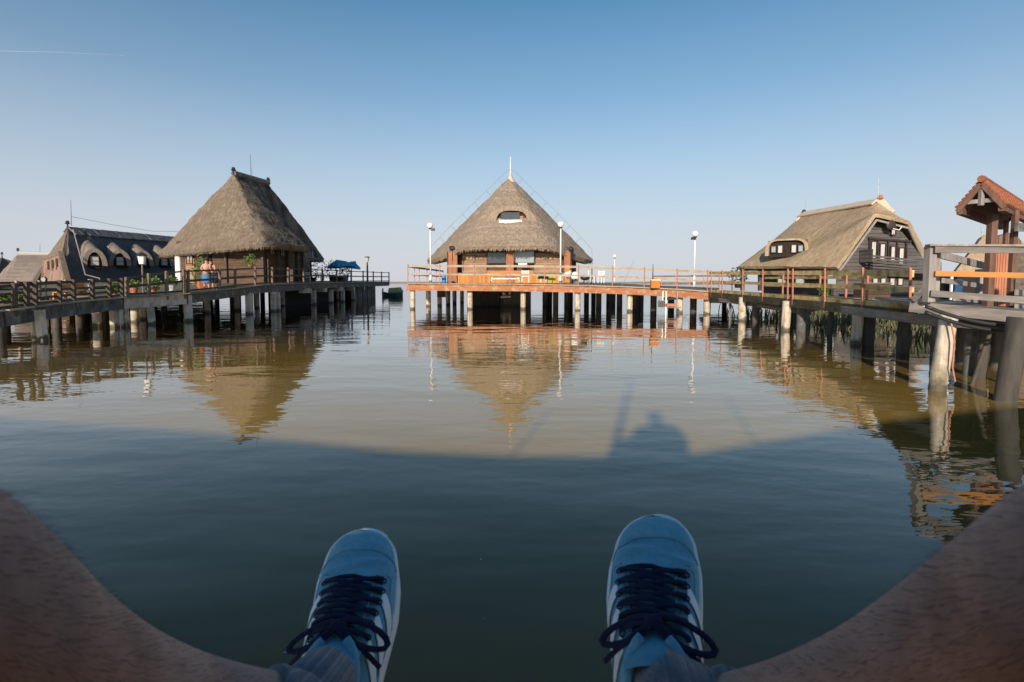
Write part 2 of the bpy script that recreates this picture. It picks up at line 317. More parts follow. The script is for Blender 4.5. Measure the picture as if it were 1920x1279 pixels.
# ------------------------------------------------------------------ roofs
def n3(p, s=1.0, k=0.0): return noise.noise(V((p[0] * s + k, p[1] * s, p[2] * s)))
def smooth_loop(pts, n):               # closed curve through the eave points
    m = len(pts); out = []
    for i in range(m):
        p0, p1, p2, p3 = (V(pts[(i + k - 1) % m]) for k in range(4))
        for j in range(n):
            t = j / n
            out.append(.5 * ((2 * p1) + (p2 - p0) * t + (2 * p0 - 5 * p1 + 4 * p2 - p3) * t * t + (3 * p1 - p0 - 3 * p2 + p3) * t ** 3))
    return out
def thatch_roof(parent, eave, r1, r2, m, th=.4, rows=34, n=14, bulge=.0, rough=.05, streaked=None, seed=0, name='roof'):
    r1 = V(r1); r2 = V(r2); loop = smooth_loop(eave, n); K = len(loop); vs = []; fs = []
    seg = r2 - r1; L2 = max(seg.length_squared, 1e-6)
    cen = (r1 + r2) / 2
    for i in range(rows + 1):
        t = i / rows
        for p in loop:
            u = max(0, min(1, (p - r1).dot(seg) / L2)); q = r1 + seg * u
            f = t + bulge * math.sin(math.pi * t)
            c = V((p.x + (q.x - p.x) * t, p.y + (q.y - p.y) * t, p.z + (q.z - p.z) * f))
            if i == 0: c.z += .02
            out = V((p.x - cen.x, p.y - cen.y, 1.5)).normalized()
            d = rough * (n3(c, .9, seed) * 1.6 + n3(c, 3.0, seed) + .7 * n3((c.x, c.y, c.z * .4), 9, seed))
            d += .05 * (1 - (t * 7.5) % 1) * (t < .93) - .02
            vs.append(c + out * d * (1 if 0 < i < rows else .4))
    for i in range(rows):
        for k in range(K):
            k2 = (k + 1) % K; fs.append((i * K + k, i * K + k2, (i + 1) * K + k2, (i + 1) * K + k))
    b0 = len(vs)                       # cut end of the reed, then the underside
    for (inn, dz, nn) in ((.02, -th * .55, .5), (.07, -th * .8, .3), (.45, .3, 0)):
        for p in loop:
            u = max(0, min(1, (p - r1).dot(seg) / L2)); q = r1 + seg * u
            c = V((p.x + (q.x - p.x) * inn, p.y + (q.y - p.y) * inn, p.z + dz))
            vs.append(c + V((0, 0, nn * .09 * n3(c, 2.5) + nn * .05 * random.uniform(-1, 1))))
    for j in range(3):
        a = 0 if j == 0 else b0 + (j - 1) * K; b = b0 + j * K
        for k in range(K):
            k2 = (k + 1) % K; fs.append((a + k2, a + k, b + k, b + k2))
    fs.append(tuple(b0 + 2 * K + k for k in range(K)))
    mb = MB(); mb.v = vs; mb.f = fs
    rr_ = random.Random(seed)
    for k in range(K):                 # loose reed ends hanging from the eave
        a_, b_ = loop[k], loop[(k + 1) % K]; L_ = (b_ - a_).length
        for _ in range(int(L_ * 16)):
            p = a_.lerp(b_, rr_.random()); p = p + V((p.x - cen.x, p.y - cen.y, 0)).normalized() * rr_.uniform(-.12, .03) + V((0, 0, -th * rr_.uniform(.3, .62)))
            tt_ = (b_ - a_).normalized() * rr_.uniform(.015, .05); dn_ = V((rr_.uniform(-.04, .04), rr_.uniform(-.04, .04), -rr_.uniform(.08, .2)))
            mb.add([p - tt_, p + tt_, p + dn_ + tt_ * .3, p + dn_ - tt_ * .3], [(0, 1, 2, 3)])
    o = mb.build(name, m, parent)
    if streaked:
        o.data.materials.append(streaked[0])
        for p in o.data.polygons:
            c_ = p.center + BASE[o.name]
            if p.normal.x > streaked[1] and p.normal.z > 0: p.material_index = 1
    return o
def thatch_slab(parent, polys, m, th=.32, rough=.05, cuts=4, name='roof'):   # straight sided thatch with gables
    bm = bmesh.new(); base = BASE[parent.name]
    for P in polys:
        bm.faces.new([bm.verts.new(V(p) - base) for p in P])
    bmesh.ops.remove_doubles(bm, verts=bm.verts, dist=.02)
    bmesh.ops.triangulate(bm, faces=bm.faces)
    for _ in range(cuts):
        bmesh.ops.subdivide_edges(bm, edges=[e for e in bm.edges if e.calc_length() > .25], cuts=1, use_grid_fill=True)
        bmesh.ops.triangulate(bm, faces=bm.faces)
        bmesh.ops.smooth_vert(bm, verts=[v for v in bm.verts if not v.is_boundary], factor=.35, use_axis_x=True, use_axis_y=True, use_axis_z=True)
    bm.normal_update()
    for v in bm.verts:
        c = v.co + base; v.co += v.normal * rough * (n3(c, .9) * 1.5 + n3(c, 3) + .6 * n3(c, 9))
    me = bpy.data.meshes.new(name); bm.to_mesh(me); bm.free(); me.materials.append(m)
    o = bpy.data.objects.new(name, me); sc.collection.objects.link(o); o.parent = parent; BASE[o.name] = base
    s = o.modifiers.new('thick', 'SOLIDIFY'); s.thickness = th; s.offset = -1
    return o
def finial(parent, p, h=.55, m=None):
    p = V(p); mb = MB(); mb.cyl(p - V((0, 0, .3)), p + V((0, 0, h * .6)), .07, .05, 8); mb.cyl(p + V((0, 0, h * .55)), p + V((0, 0, h * .62)), .17, .19, 8); mb.ball(p + V((0, 0, h * .78)), .13, 8, 6)
    return mb.build('finial', m or M_black, parent)
def rod(parent, p, q, r=.014, name='lightning_rod', m=None):
    return MB().cyl(p, q, r, r * .5, 6).build(name, m or M_steel, parent)
def window(parent, c, w, h, nrm, frame=M_wframe, pane=M_glass, mull=(1, 0), fw=.06, label=None, depth=.08):
    c = V(c); n = V((nrm[0], nrm[1], 0)).normalized(); u = V((-n.y, n.x, 0)); z = V((0, 0, 1)); mb = MB()
    cc = c + n * depth / 2
    for s in (-1, 1):
        mb.bar(cc + u * s * (w / 2 - fw / 2) - z * h / 2, cc + u * s * (w / 2 - fw / 2) + z * h / 2, depth, fw, up=u)
        mb.bar(cc + z * s * (h / 2 - fw / 2) - u * (w / 2 - fw), cc + z * s * (h / 2 - fw / 2) + u * (w / 2 - fw), depth, fw)
    for i in range(mull[0]):
        x = -w / 2 + w * (i + 1) / (mull[0] + 1); mb.bar(cc + u * x - z * (h / 2 - fw), cc + u * x + z * (h / 2 - fw), depth * .8, fw * .7, up=u)
    for i in range(mull[1]):
        y = -h / 2 + h * (i + 1) / (mull[1] + 1); mb.bar(cc + z * y - u * (w / 2 - fw), cc + z * y + u * (w / 2 - fw), depth * .7, fw * .6)
    fo = mb.build('window', frame, parent)
    if label: fo['label'] = label
    g = MB().bar(c + n * .02 - u * (w / 2 - fw * .6), c + n * .02 + u * (w / 2 - fw * .6), .012, h - fw * 1.2); g.build('pane', pane, fo)
    return fo
def hood(parent, c, fwd, wd, h, L, rise, m, th=.28, arch=2.0, glassw=True, n=18, flare=.0, name='dormer', side=1.0):
    """thatched eyebrow over a window: arch at c (bottom middle), running back L and up rise."""
    c = V(c); f = V((fwd[0], fwd[1], 0)).normalized(); u = V((-f.y, f.x, 0)); z = V((0, 0, 1)); vs = []; fs = []
    K = n + 1; rows = 8
    for layer in (0, 1):
        for r in range(rows + 1):
            t = r / rows
            for k in range(K):
                a = math.pi * k / n; ca, sa = math.cos(a), math.sin(a)
                ww = wd / 2 + (th if layer == 0 else 0); hh = h + (th if layer == 0 else 0)
                x = ww * (abs(ca) ** (2 / arch)) * (1 if ca > 0 else -1); y = hh * (abs(sa) ** (2 / arch))
                if layer == 0: x *= 1 + flare * (1 - sa)
                p = c + u * x + z * (y + rise * t * (1 if layer == 0 else .5)) - f * (L * t)
                if layer == 0 and r: p += z * .03 * n3(p, 3) + u * .03 * n3(p, 3, 5)
                vs.append(p)
        o_ = layer * (rows + 1) * K
        for r in range(rows):
            for k in range(n): fs.append((o_ + r * K + k, o_ + r * K + k + 1, o_ + (r + 1) * K + k + 1, o_ + (r + 1) * K + k))
    o_ = (rows + 1) * K
    for k in range(n): fs.append((k, k + 1, o_ + k + 1, o_ + k))
    mb = MB(); mb.v = vs; mb.f = fs; return mb.build(name, m, parent)

# ------------------------------------------------------------------ piers
def rs(p, q, step):
    p = V(p); q = V(q); n = max(1, round((q - p).length / step)); return [p.lerp(q, i / n) for i in range(n + 1)]
def pile(parent, top, r=.16, m=None, lean=(0, 0), z0=-.6, sq=False):
    top = V(top); bot = V((top.x + lean[0] * (top.z - z0), top.y + lean[1] * (top.z - z0), z0)); mb = MB()
    pts = [bot.lerp(top, i / 6) for i in range(7)]
    if sq: mb.bar(bot, top, r * 1.45, r * 1.45, up=(0, 1, 0))
    else:
        mb.tube(pts, [r * (1 + .06 * n3(p, 3)) for p in pts], 14)
    return mb.build('pile', m or M_pile, parent, smooth=not sq)
def board_line(parent, pts, h, w, m, name='rail', up=(0, 0, 1), wob=0):
    mb = MB()
    for a, b in zip(pts[:-1], pts[1:]):
        a = V(a) + V((0, 0, random.uniform(-wob, wob))); b = V(b) + V((0, 0, random.uniform(-wob, wob)))
        mb.bar(a, b, w, h, ext=-.004)
    return mb.build(name, m, parent)
def deck(parent, poly, th, m, name='deck'):
    pts = [V(p) for p in poly]; n = len(pts); vs = pts + [p - V((0, 0, th)) for p in pts]
    fs = [tuple(range(n)), tuple(range(n, 2 * n))[::-1]] + [(i, i + n, (i + 1) % n + n, (i + 1) % n) for i in range(n)]
    mb = MB(); mb.v = vs; mb.f = fs; return mb.build(name, m, parent)
def dz(p, z): return V((p[0], p[1], p[2] + z))

# ---- left pier, running away from the camera on the left
LP = [(-130, 597, 12.6, 548), (0, 580, 13.9, 536.5), (49, 573, 14.7, 532), (133, 564, 16.8, 527.5), (226, 555.5, 19.3, 524.5)]
LQ = [(232, 555, 19.5, 523), (290, 553, 20.8, 513), (345, 549, 22, 507.5), (415, 541.5, 25, 505), (485, 533.5, 28.5, 502.5), (578, 530, 37, 504.5), (640, 529, 44, 507.5), (728, 528, 58, 511)]
lpe = [W(a, b, y) for a, b, y, _ in LP]; lqe = [W(a, b, y) for a, b, y, _ in LQ]
pier = thing('pier', 'long dark left pier on pale piles curving past the grey thatched house', 'pier', lpe[0] * V((1, 1, 0)) if False else (lpe[0].x, lpe[0].y, 0))
edge = lpe + lqe[1:]
inn = [V((p.x - (1.25 if i < 5 else 16), p.y + (.3 if i < 5 else 0), p.z)) for i, p in enumerate(edge)]
for i in range(len(edge) - 1):
    mb = MB()
    a, b, c, d = edge[i], edge[i + 1], inn[i + 1], inn[i]
    deck(pier, [a, b, c, d], .07, M_deckx)
    nn = (b - a).cross(V((0, 0, 1))).normalized()
    mt = M_beam if i < 4 else (M_conc if i < 6 else M_beam)
    MB().bar(dz(a, -.27) + nn * .06, dz(b, -.27) + nn * .06, .14, .42).build('edge_beam', mt, pier)
    MB().bar(dz(a, -.035) + nn * .12, dz(b, -.035) + nn * .12, .26, .05, ext=-.004).build('nosing', M_paint if i % 2 else M_grey, pier)
for (px, Y, r, ln) in ((-40, 13.3, .12, .05), (43, 14.9, .075, .13), (60, 14.7, .125, .08), (201, 19.0, .12, .05), (214, 19.2, .11, .02), (226, 19.4, .1, .03), (273, 20.5, .13, .06), (345, 22.1, .16, .02),
                       (462, 27.2, .2, 0), (508, 29.6, .16, 0), (517, 30.3, .14, 0), (585, 38.6, .2, 0), (618, 42, .2, 0), (640, 44.8, .2, 0), (660, 48.7, .2, 0)):
    t = W(px, 560, Y); z = 1.0 if Y < 22 else 1.25
    pile(pier, (t.x + .1, Y + .1, z - .1), r, M_conc if r > .1 else M_pile, (ln, -.02), sq=r > .09)
random.seed(3)
for Y in (15.5, 17.5, 19.5, 21.5, 23.5, 25.8, 28, 31, 34, 37, 40.5, 44, 48, 52, 56):
    for k in range(3 if Y < 22 else 5):
        x = -14.6 - 1.6 - k * (1.2 if Y < 22 else 2.4) + random.uniform(-.3, .3)
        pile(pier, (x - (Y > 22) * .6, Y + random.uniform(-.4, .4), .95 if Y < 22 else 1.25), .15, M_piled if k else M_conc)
# solid cladding under the end of the terrace
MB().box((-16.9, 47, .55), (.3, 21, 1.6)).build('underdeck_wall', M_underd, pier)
for k, Y in enumerate((50, 51.7, 53.4, 55.1, 56.8)):
    MB().box((-15.55, Y, .75), (.12, 1.5, 1.5)).build('plank_cladding', M_beam, pier)
for (px, Y) in ((569, 36), (600, 40), (632, 43.5), (655, 47), (675, 51)):
    t = W(px, 540, Y); MB().box((t.x + .12, Y, 1.12), (.7, .5, .32)).build('beam_end', M_conc, pier)

def railing(name, label, nodes, zt, rails, post_xy, mp, mr, pw=.09, ph_extra=.06, group='pier railings'):
    """nodes: deck points; zt: rail-top points; rails: fractions of the height that carry a board."""
    r = thing(name, label, 'railing', nodes[0], group)
    for (fr, h) in rails:
        pts = [a.lerp(b, fr) for a, b in zip(nodes, zt)]
        for p, q in zip(pts[:-1], pts[1:]):
            MB().bar(p, q, .045, h, ext=-.003).build('rail', mr, r)
    for (i, t) in post_xy:
        a = nodes[i].lerp(nodes[min(i + 1, len(nodes) - 1)], t); b = zt[i].lerp(zt[min(i + 1, len(nodes) - 1)], t)
        nn = (nodes[min(i + 1, len(nodes) - 1)] - nodes[i if i + 1 < len(nodes) else i - 1]).cross(V((0, 0, 1))).normalized()
        MB().bar(a + nn * (.03 + pw / 2) - V((0, 0, .25)), b + nn * (.03 + pw / 2) + V((0, 0, ph_extra)), pw, pw, up=nn).build('post', mp, r)
    return r
off = V((.0, 0, 0))
zl = [W(a, y2, y) for a, _, y, y2 in LP]; zq = [W(a, y2, y) for a, _, y, y2 in LQ]
railing('railing', 'blackish wooden railing of the left pier nearest the camera, three rails', lpe, zl, [(.97, .09), (.62, .07), (.3, .07), (.06, .06)],
        [(0, .5), (1, .42), (1, .9), (2, .12), (2, .65), (3, .0), (3, .35), (3, .7), (3, .98)], M_rail, M_rail, pw=.1)
railing('railing', 'brown terrace railing with flower pots behind it, below the grey thatched house', lqe, zq, [(.97, .07), (.52, .1), (.08, .08)],
        [(0, .04), (0, .75), (1, .35), (1, .95), (2, .05), (2, .9), (3, .3), (3, .85), (4, .2), (4, .5), (4, .85), (5, .35), (5, .8), (6, .15), (6, .38), (6, .6), (6, .8), (6, 1)], M_railb, M_rail, pw=.1)
# a second walkway rail behind the first one, dark too
a = [W(x, 556, y) for x, y in ((-120, 17), (60, 20), (235, 24.5))]
b = [W(x, yy, y) for x, yy, y in ((-120, 531, 17), (60, 529, 20), (235, 524.5, 24.5))]
railing('railing', 'farther dark railing seen through the near one, with pots at its foot', a, b, [(.97, .08), (.5, .08)], [(0, .3), (0, .55), (0, .8), (1, .05), (1, .3), (1, .55), (1, .8)], M_paint, M_rail, pw=.09)

# ---- central platform and the walkway that joins it to the right pier
CP = [(765, 531, 32, 498), (960, 532, 31.5, 498), (1085, 534, 30.6, 499.5), (1182, 537, 29.3, 503), (1275, 541.5, 27.8, 507), (1330, 545.5, 26.8, 509)]
ce = [W(a, b, y) for a, b, y, _ in CP]; ct = [W(a, t, y) for a, _, y, t in CP]
plat = thing('platform', 'red edged timber platform on pale piles carrying the central thatched house', 'platform', (ce[0].x, ce[0].y, 0))
back = [V((ce[0].x, 48, 1.7)), V((7.5, 48, 1.7)), V((7.5, 36.5, 1.66)), V((9.5, 31.8, 1.5)), V((11.9, 29.2, 1.4))]
deck(plat, [ce[0], ce[1], ce[2], back[2], back[1], back[0]], .1, M_deck)
deck(plat, [ce[2], ce[3], ce[4], ce[5], back[4], back[3], back[2]], .1, M_deck)
for p, q in zip(ce[:-1], ce[1:]):
    nn = (q - p).cross(V((0, 0, 1))).normalized()
    MB().bar(dz(p, -.29) + nn * .05, dz(q, -.29) + nn * .05, .1, .36, ext=-.003).build('edge_beam', M_redwood, plat)
    MB().bar(dz(p, -.035) + nn * .09, dz(q, -.035) + nn * .09, .2, .06, ext=-.003).build('nosing', M_paint, plat)
MB().bar(dz(ce[0], -.29) - V((.05, 0, 0)), V((ce[0].x - .05, 47.5, 1.4)), .1, .36).build('edge_beam', M_redwood, plat)
for (px, Y) in ((773, 32.1), (881, 32), (981, 31.8), (1083.5, 30.8), (1182, 29.6), (1276, 28.1), (1327, 27.2)):
    t = W(px, 560, Y); pile(plat, (t.x, Y + .12, 1.2), .17, M_pile, (random.uniform(-.01, .01), 0), sq=False)
for (px, Y) in ((803, 36), (840, 38.5), (852, 41), (866, 44), (824, 37.2)): pile(plat, (X(px, Y), Y, 1.5), .17, M_pile)
for (px, Y) in ((1022, 37), (1031, 38), (1042, 35), (1063, 36), (1070, 40), (1100, 38), (1113, 41), (1123, 34.5), (1142, 37), (1150, 40), (1162, 34), (1192, 33), (1202, 34.5), (1226, 31.5), (1259, 31.5), (1301, 29.5)):
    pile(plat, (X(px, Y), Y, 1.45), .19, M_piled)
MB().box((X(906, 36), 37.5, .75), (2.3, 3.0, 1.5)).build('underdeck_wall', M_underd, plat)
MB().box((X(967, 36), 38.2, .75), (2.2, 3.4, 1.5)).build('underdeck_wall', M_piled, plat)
MB().box((X(826, 36), 36.4, 1.05), (.55, .5, .8)).build('hanging_box', M_piled, plat)
MB().box((X(1190, 38), 40, 1.1), (11, .2, .2)).build('cross_beam', M_piled, plat)
mb = MB(); mb.cyl(W(938, 557, 35.9), W(958, 556, 35.9), .07, n=8); mb.ball(W(945, 551, 35.8), .12, 8, 6); mb.ball(W(956, 550, 35.8), .1, 8, 6)
mb.build('float', M_curt, plat)
cr = railing('railing', 'pale board railing with thin orange posts along the front of the central platform', ce, ct, [(.97, .13), (.5, .11)],
             [(0, .0), (0, .31), (0, .64), (0, .98), (1, .5), (2, 0), (2, .67), (3, .3), (3, .95), (4, .95)], M_rust, M_paint, pw=.05, ph_extra=.1)
la = [V((ce[0].x, 32.1, 1.67)), V((ce[0].x, 36.5, 1.68)), V((ce[0].x + .2, 47, 1.7))]; lb = [dz(p, 1.1) for p in la]
railing('railing', 'dark side railing at the left end of the central platform, behind the lamp post', la, lb, [(.95, .12), (.5, .1)], [(0, .4), (0, .8), (1, .2), (1, .6), (1, .95)], M_rust, M_rail, pw=.05)
# rail of the walkway behind
ba = [W(1225, 545, 34), W(1330, 545, 33), W(1390, 545, 33)]; bb = [W(1225, 517.5, 34), W(1330, 516.5, 33), W(1390, 517, 33)]
railing('railing', 'dark thin railing behind the joining walkway, left of the tan roofed house', ba, bb, [(.97, .1), (.45, .1)], [(0, .15), (0, .4), (0, .65), (0, .9), (1, .3), (1, .7)], M_rust, M_railb, pw=.05)

# ---- right pier with mossy boards
RP = [(1330, 545.5, 26.8, 509), (1395, 550.5, 22.4, 508.5), (1480, 557, 17.9, 508), (1550, 562, 15.6, 507.5), (1622, 568, 13.4, 506.5), (1712, 576, 10.9, 508)]
re_ = [W(a, b, y) for a, b, y, _ in RP]; rt = [W(a, t, y) for a, _, y, t in RP]
rp = thing('pier', 'mossy brown right pier on round pale piles, in front of the tan roofed house', 'pier', (re_[0].x, re_[0].y, 0))
rin = [V((p.x + 1.7, p.y + (1.6 if i else 2.2), p.z)) for i, p in enumerate(re_)]
for i in range(len(re_) - 1):
    a, b = re_[i], re_[i + 1]; nn = (b - a).cross(V((0, 0, 1))).normalized()
    deck(rp, [a, b, rin[i + 1], rin[i]], .06, M_deckx)
    MB().bar(dz(a, -.2) + nn * .02, dz(b, -.2) + nn * .02, .1, .28, ext=-.003).build('edge_beam', M_mossd, rp)
for (px, Y, r, ln) in ((1395, 22.4, .155, .0), (1480, 17.8, .145, .035), (1617, 13.75, .13, .04)):
    pile(rp, (X(px, Y), Y + .1, 1.05), r, M_pile, (-ln, 0))
for (px, Y, r) in ((1431, 21.5, .15), (1522, 17, .15), (1660, 13.3, .14), (1500, 20, .08), (1580, 16, .08)):
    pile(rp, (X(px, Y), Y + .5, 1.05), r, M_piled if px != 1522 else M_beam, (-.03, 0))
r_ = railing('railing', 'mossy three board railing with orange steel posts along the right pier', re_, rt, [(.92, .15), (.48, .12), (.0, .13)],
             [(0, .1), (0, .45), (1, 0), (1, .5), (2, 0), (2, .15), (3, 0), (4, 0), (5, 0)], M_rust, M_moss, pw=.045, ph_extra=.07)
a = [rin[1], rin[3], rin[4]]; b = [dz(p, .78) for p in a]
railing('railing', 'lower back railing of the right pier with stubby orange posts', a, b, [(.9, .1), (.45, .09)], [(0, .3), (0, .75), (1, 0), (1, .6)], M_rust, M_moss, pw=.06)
# low grey plank walk between the pier and the reeds
lw = thing('plank_walk', 'low silvery plank walkway over the reeds behind the right pier', 'walkway', (10, 22, 0))
p0, p1 = W(1350, 560, 25), W(1520, 584, 18.6)
for k in range(4): MB().bar(p0 + V((.22 * k, .28 * k, 0)), p1 + V((.22 * k, .28 * k, 0)), .2, .05).build('plank', M_grey, lw)
MB().bar(dz(p0, -.09), dz(p1, -.09), .1, .1).build('edge_beam', M_grey, lw)
for k, t in enumerate((.1, .4, .7, .95)):
    q = p0.lerp(p1, t); pile(lw, (q.x + .3, q.y + .3, q.z - .05), .06, M_grey)

# ---- near right platform, silvered boards
np_ = thing('platform', 'near weathered grey platform at the right edge under the tiled roof shelter', 'platform', (7, 8.2, 0))
A0 = W(1706, 567, 8.6); A1 = W(1925, 587, 7.6); A2 = W(2250, 605, 7.0)
deck(np_, [A0, A1, A2, V((14, 12, A2.z)), V((8.6, 12, A0.z))], .06, M_grey)
MB().bar(dz(A0, -.07), dz(A1, -.07), .07, .18).build('edge_beam', M_grey, np_)
MB().bar(dz(A1, -.07) + V((.01, 0, 0)), dz(A2, -.07), .07, .18).build('edge_beam', M_grey, np_)
s0 = W(1580, 581, 13.3); s1 = W(1765, 603, 9.0); s2 = W(1925, 612, 8.2)
MB().bar(s0, s1, .09, .19).build('stringer', M_grey, np_)
MB().bar(W(1770, 598, 8.4), s2, .1, .24).build('stringer', M_mossd, np_)
MB().box((10.2, 9.9, .98), (4.6, .3, .2)).build('cross_beam', M_mossd, np_)
for (px, Y, r, ln, m) in ((1783, 7.95, .115, .125, M_pile), (1915, 7.2, .13, .13, M_piled), (1829, 9.3, .09, .05, M_beam), (1855, 9.0, .085, .07, M_piled), (1810, 10.6, .09, .02, M_piled), (1842, 11.2, .08, -.02, M_piled), (1880, 10.2, .1, .05, M_piled), (1760, 11.4, .08, .03, M_beam), (1872, 8.4, .03, .3, M_piled), (1898, 8.6, .035, .12, M_piled), (1700, 12.2, .13, .03, M_piled)):  # dark material on the right-edge pile stands in for its shade
    pile(np_, (X(px, Y), Y, 1.2), r, m, (-ln, -.02))
nr = thing('railing', 'tall silvered grey railing with one orange board at the right edge', 'railing', tuple(A0), 'pier railings')
q = W(1742, 567, 8.3); MB().bar(W(1741, 566, 8.3), W(1745, 462, 8.3), .12, .12, up=(0, 1, 0)).build('post', M_greyv, nr)
MB().bar(W(1751, 566, 8.42), W(1754, 466, 8.42), .1, .1, up=(0, 1, 0)).build('post', M_greyv, nr)
MB().bar(W(1739, 460, 8.25), W(1935, 461, 7.9), .16, .03).build('rail', M_greyv, nr)
MB().bar(W(1752, 467.5, 8.2), W(1935, 468, 7.9), .05, .115).build('rail', M_grey, nr)
MB().bar(W(1753, 513, 8.2), W(1935, 517, 7.9), .035, .085).build('rail', M_newwood, nr)
MB().bar(W(1745, 550, 8.2), W(1935, 564, 7.7), .04, .1).build('rail', M_grey, nr)
MB().bar(W(1713, 563, 8.5), W(1742, 536, 8.3), .05, .09).build('brace', M_grey, nr)
pr_ = [W(2100, 575, 7.2), W(2100, 440, 7.2)]; MB().bar(pr_[0], pr_[1], .12, .12, up=(0, 1, 0)).build('post', M_greyv, nr)
br = thing('railing', 'inner grey railing with slanting boards behind the orange board', 'railing', (9.0, 10, 1.2), 'pier railings')
for (x0, y0, x1, y1, h) in ((1756, 476, 1852, 500, .13), (1768, 526, 1850, 538, .09), (1790, 560, 1850, 566, .08), (1905, 548, 1990, 560, .1), (1905, 575, 1990, 588, .1)):
    MB().bar(W(x0, y0, 9.0), W(x1, y1, 10.6), .04, h).build('rail', M_greyv, br)
MB().bar(W(1837, 580, 10.8), W(1838, 505, 10.8), .12, .12, up=(0, 1, 0)).build('post', M_greyv, br)
# hoses slung under the platform
hs_ = thing('hose', 'two black hoses drooping under the near grey platform', 'hose', (7, 8, 1))
for k, dy in ((0, 0), (1, 11)):
    pts = []
    for i in range(25):
        t = i / 24; x = 1735 + t * 250; y = 574 + dy + 46 * (1 - (1 - t) ** 2.3) - 8 * t * t * 1.5
        pts.append(W(x, y, 7.75 - .5 * t + .08 * k))
    MB().tube(pts, .028, 8).build('tube', M_black, hs_, smooth=True)
tag(MB().tube([W(1782, 598, 7.75), W(1790, 640, 7.7), W(1786, 690, 7.7), W(1791, 716, 7.7)], .012, 6).build('cord', M_rust), 'thin reddish cord hanging beside the big leaning pile', 'cord')

# ------------------------------------------------------------------ central house
h = thing('thatched_house', 'central cone roofed thatched house with orange cladding and a small roof window', 'house', (0, 36, 1.7))
YF = 35.2
eave = [W(952, 462, YF), W(1012, 461.5, YF), W(1048, 467, 35.6), W(1076, 479.5, 37), W(1107, 489, 40), V((6.6, 44, 3.7)), V((3.5, 48, 4.0)), V((-3.5, 48, 4.0)),
        V((-6.9, 44, 3.7)), W(806, 489, 40), W(838, 477, 37), W(866, 465, 35.6), W(905, 462.5, YF)]
apex = W(957, 334, 41)
roof = thatch_roof(h, eave, apex + V((-.15, 0, 0)), apex + V((.15, .3, 0)), T_mid, th=.34, rows=44, n=12, bulge=.008, rough=.05)
mb = MB(); mb.v = []
cone = [(1.05, -1.25), (.8, -.95), (.45, -.42), (.2, .02), (.1, .3), (.09, .5)]
for i, (r, z) in enumerate(cone):
    for k in range(20):
        a = 2 * math.pi * k / 20; rr = r * (1 + .06 * noise.noise(V((math.cos(a) * 2, math.sin(a) * 2, i))))
        mb.v.append(apex + V((rr * math.cos(a), .15 + rr * math.sin(a), z - .05 * (k % 2) * (i == 0))))
for i in range(len(cone) - 1):
    for k in range(20): mb.f.append((i * 20 + k, i * 20 + (k + 1) % 20, (i + 1) * 20 + (k + 1) % 20, (i + 1) * 20 + k))
cp = mb.build('ridge_cap', M_cap, roof, smooth=True)
rod(h, apex + V((0, .1, .3)), apex + V((0, .1, 1.7)), .045, m=M_white)
# lightning wire carried on stand-offs above both flanks
for s in (-1, 1):
    w_ = []
    for i in range(15):
        t = i / 14; px = 957 + s * (t * 152) ; 
        base_y = 334 + (489 - 334) * (t ** .93)
        off_ = 15 + 5 * math.sin(math.pi * t) if t < .97 else 2
        nx, ny = s * .72, -.69
        w_.append(W(px + nx * off_, base_y + ny * off_, 40.4))
    MB().tube([W(957, 318, 40.4)] + w_, .011, 5).build('lightning_wire', M_wire, roof)
    for i in (1, 3, 5, 7, 9, 11):
        t = i / 14; q = W(957 + s * t * 152 - s * 4, 334 + 155 * (t ** .93) + 4, 40.4)
        MB().cyl(q, w_[i], .013, n=5).build('wire_holder', M_wire, roof)
# dormer window
dc = W(957, 421.5, 37.1)
hood(roof, dc + V((.1, .05, -.05)), (0, -1), 2.3, 1.08, 3.0, .3, T_mid, th=.3, arch=3.0, flare=.3)
MB().box(dc + V((.1, .35, .5)), (2.2, .1, 1.05)).build('dormer_wall', M_void, roof)
wd = window(roof, dc + V((.0, .22, .62)), 1.35, .62, (0, -1), M_wframe, M_glass, (1, 0))
MB().box(dc + V((0, -.05, .17)), (1.66, .12, .34)).build('window_panel', M_white, roof)
MB().box(dc + V((.82, .1, .42)), (.26, .1, .45)).build('shutter', M_redcol, roof)
# walls
XL, XR = X(838, 36), X(1072, 36); YW = 36.3
MB().box(((XL + XR) / 2, YW + 4.75, 3.0), (XR - XL - .1, 8, 2.7)).build('wall', M_board, h)
z0 = 1.66
MB().box(((XL + XR) / 2, YW + .12, 1.66 + .33), (XR - XL, .2, .66)).build('cladding', M_orange, h)
MB().box((0, YW - .02, 2.42), ((X(1001, 36) - X(913, 36)), .2, .26)).build('ledge', M_newwood, h).location.x = X(957, 36)
MB().box(((XL + XR) / 2, YW + .05, 2.36), (XR - XL, .14, .07)).build('ledge', M_grey, h)
for (x0, x1, z1, m) in ((949, 963, 4.35, M_redcol), (1058, 1072, 3.95, M_redcol), (838, 857, 3.9, M_redcol)):
    MB().box(((X(x0, 36) + X(x1, 36)) / 2, YW - .0, (1.66 + z1) / 2), (X(x1, 36) - X(x0, 36), .22, z1 - 1.66)).build('corner_post', m, h)
for x0, x1 in ((1058.5, 1071.5), (839, 857)):
    MB().box(((X(x0, 36) + X(x1, 36)) / 2, YW - .13, 2.33), (X(x1, 36) - X(x0, 36) - .06, .05, 1.25)).build('panel', M_newwood if x0 > 900 else M_redcol, h)
for (x0, x1) in ((866, 910), (1004, 1052)):
    MB().box(((X(x0, 36) + X(x1, 36)) / 2, YW + .62, 3.1), (X(x1, 36) - X(x0, 36) + .1, .12, 1.5)).build('siding', M_boardp, h)
    MB().box(((X(x0, 36) + X(x1, 36)) / 2 + .0, YW + .5, 3.6), (.1, .06, .8)).build('batten', M_grey, h)
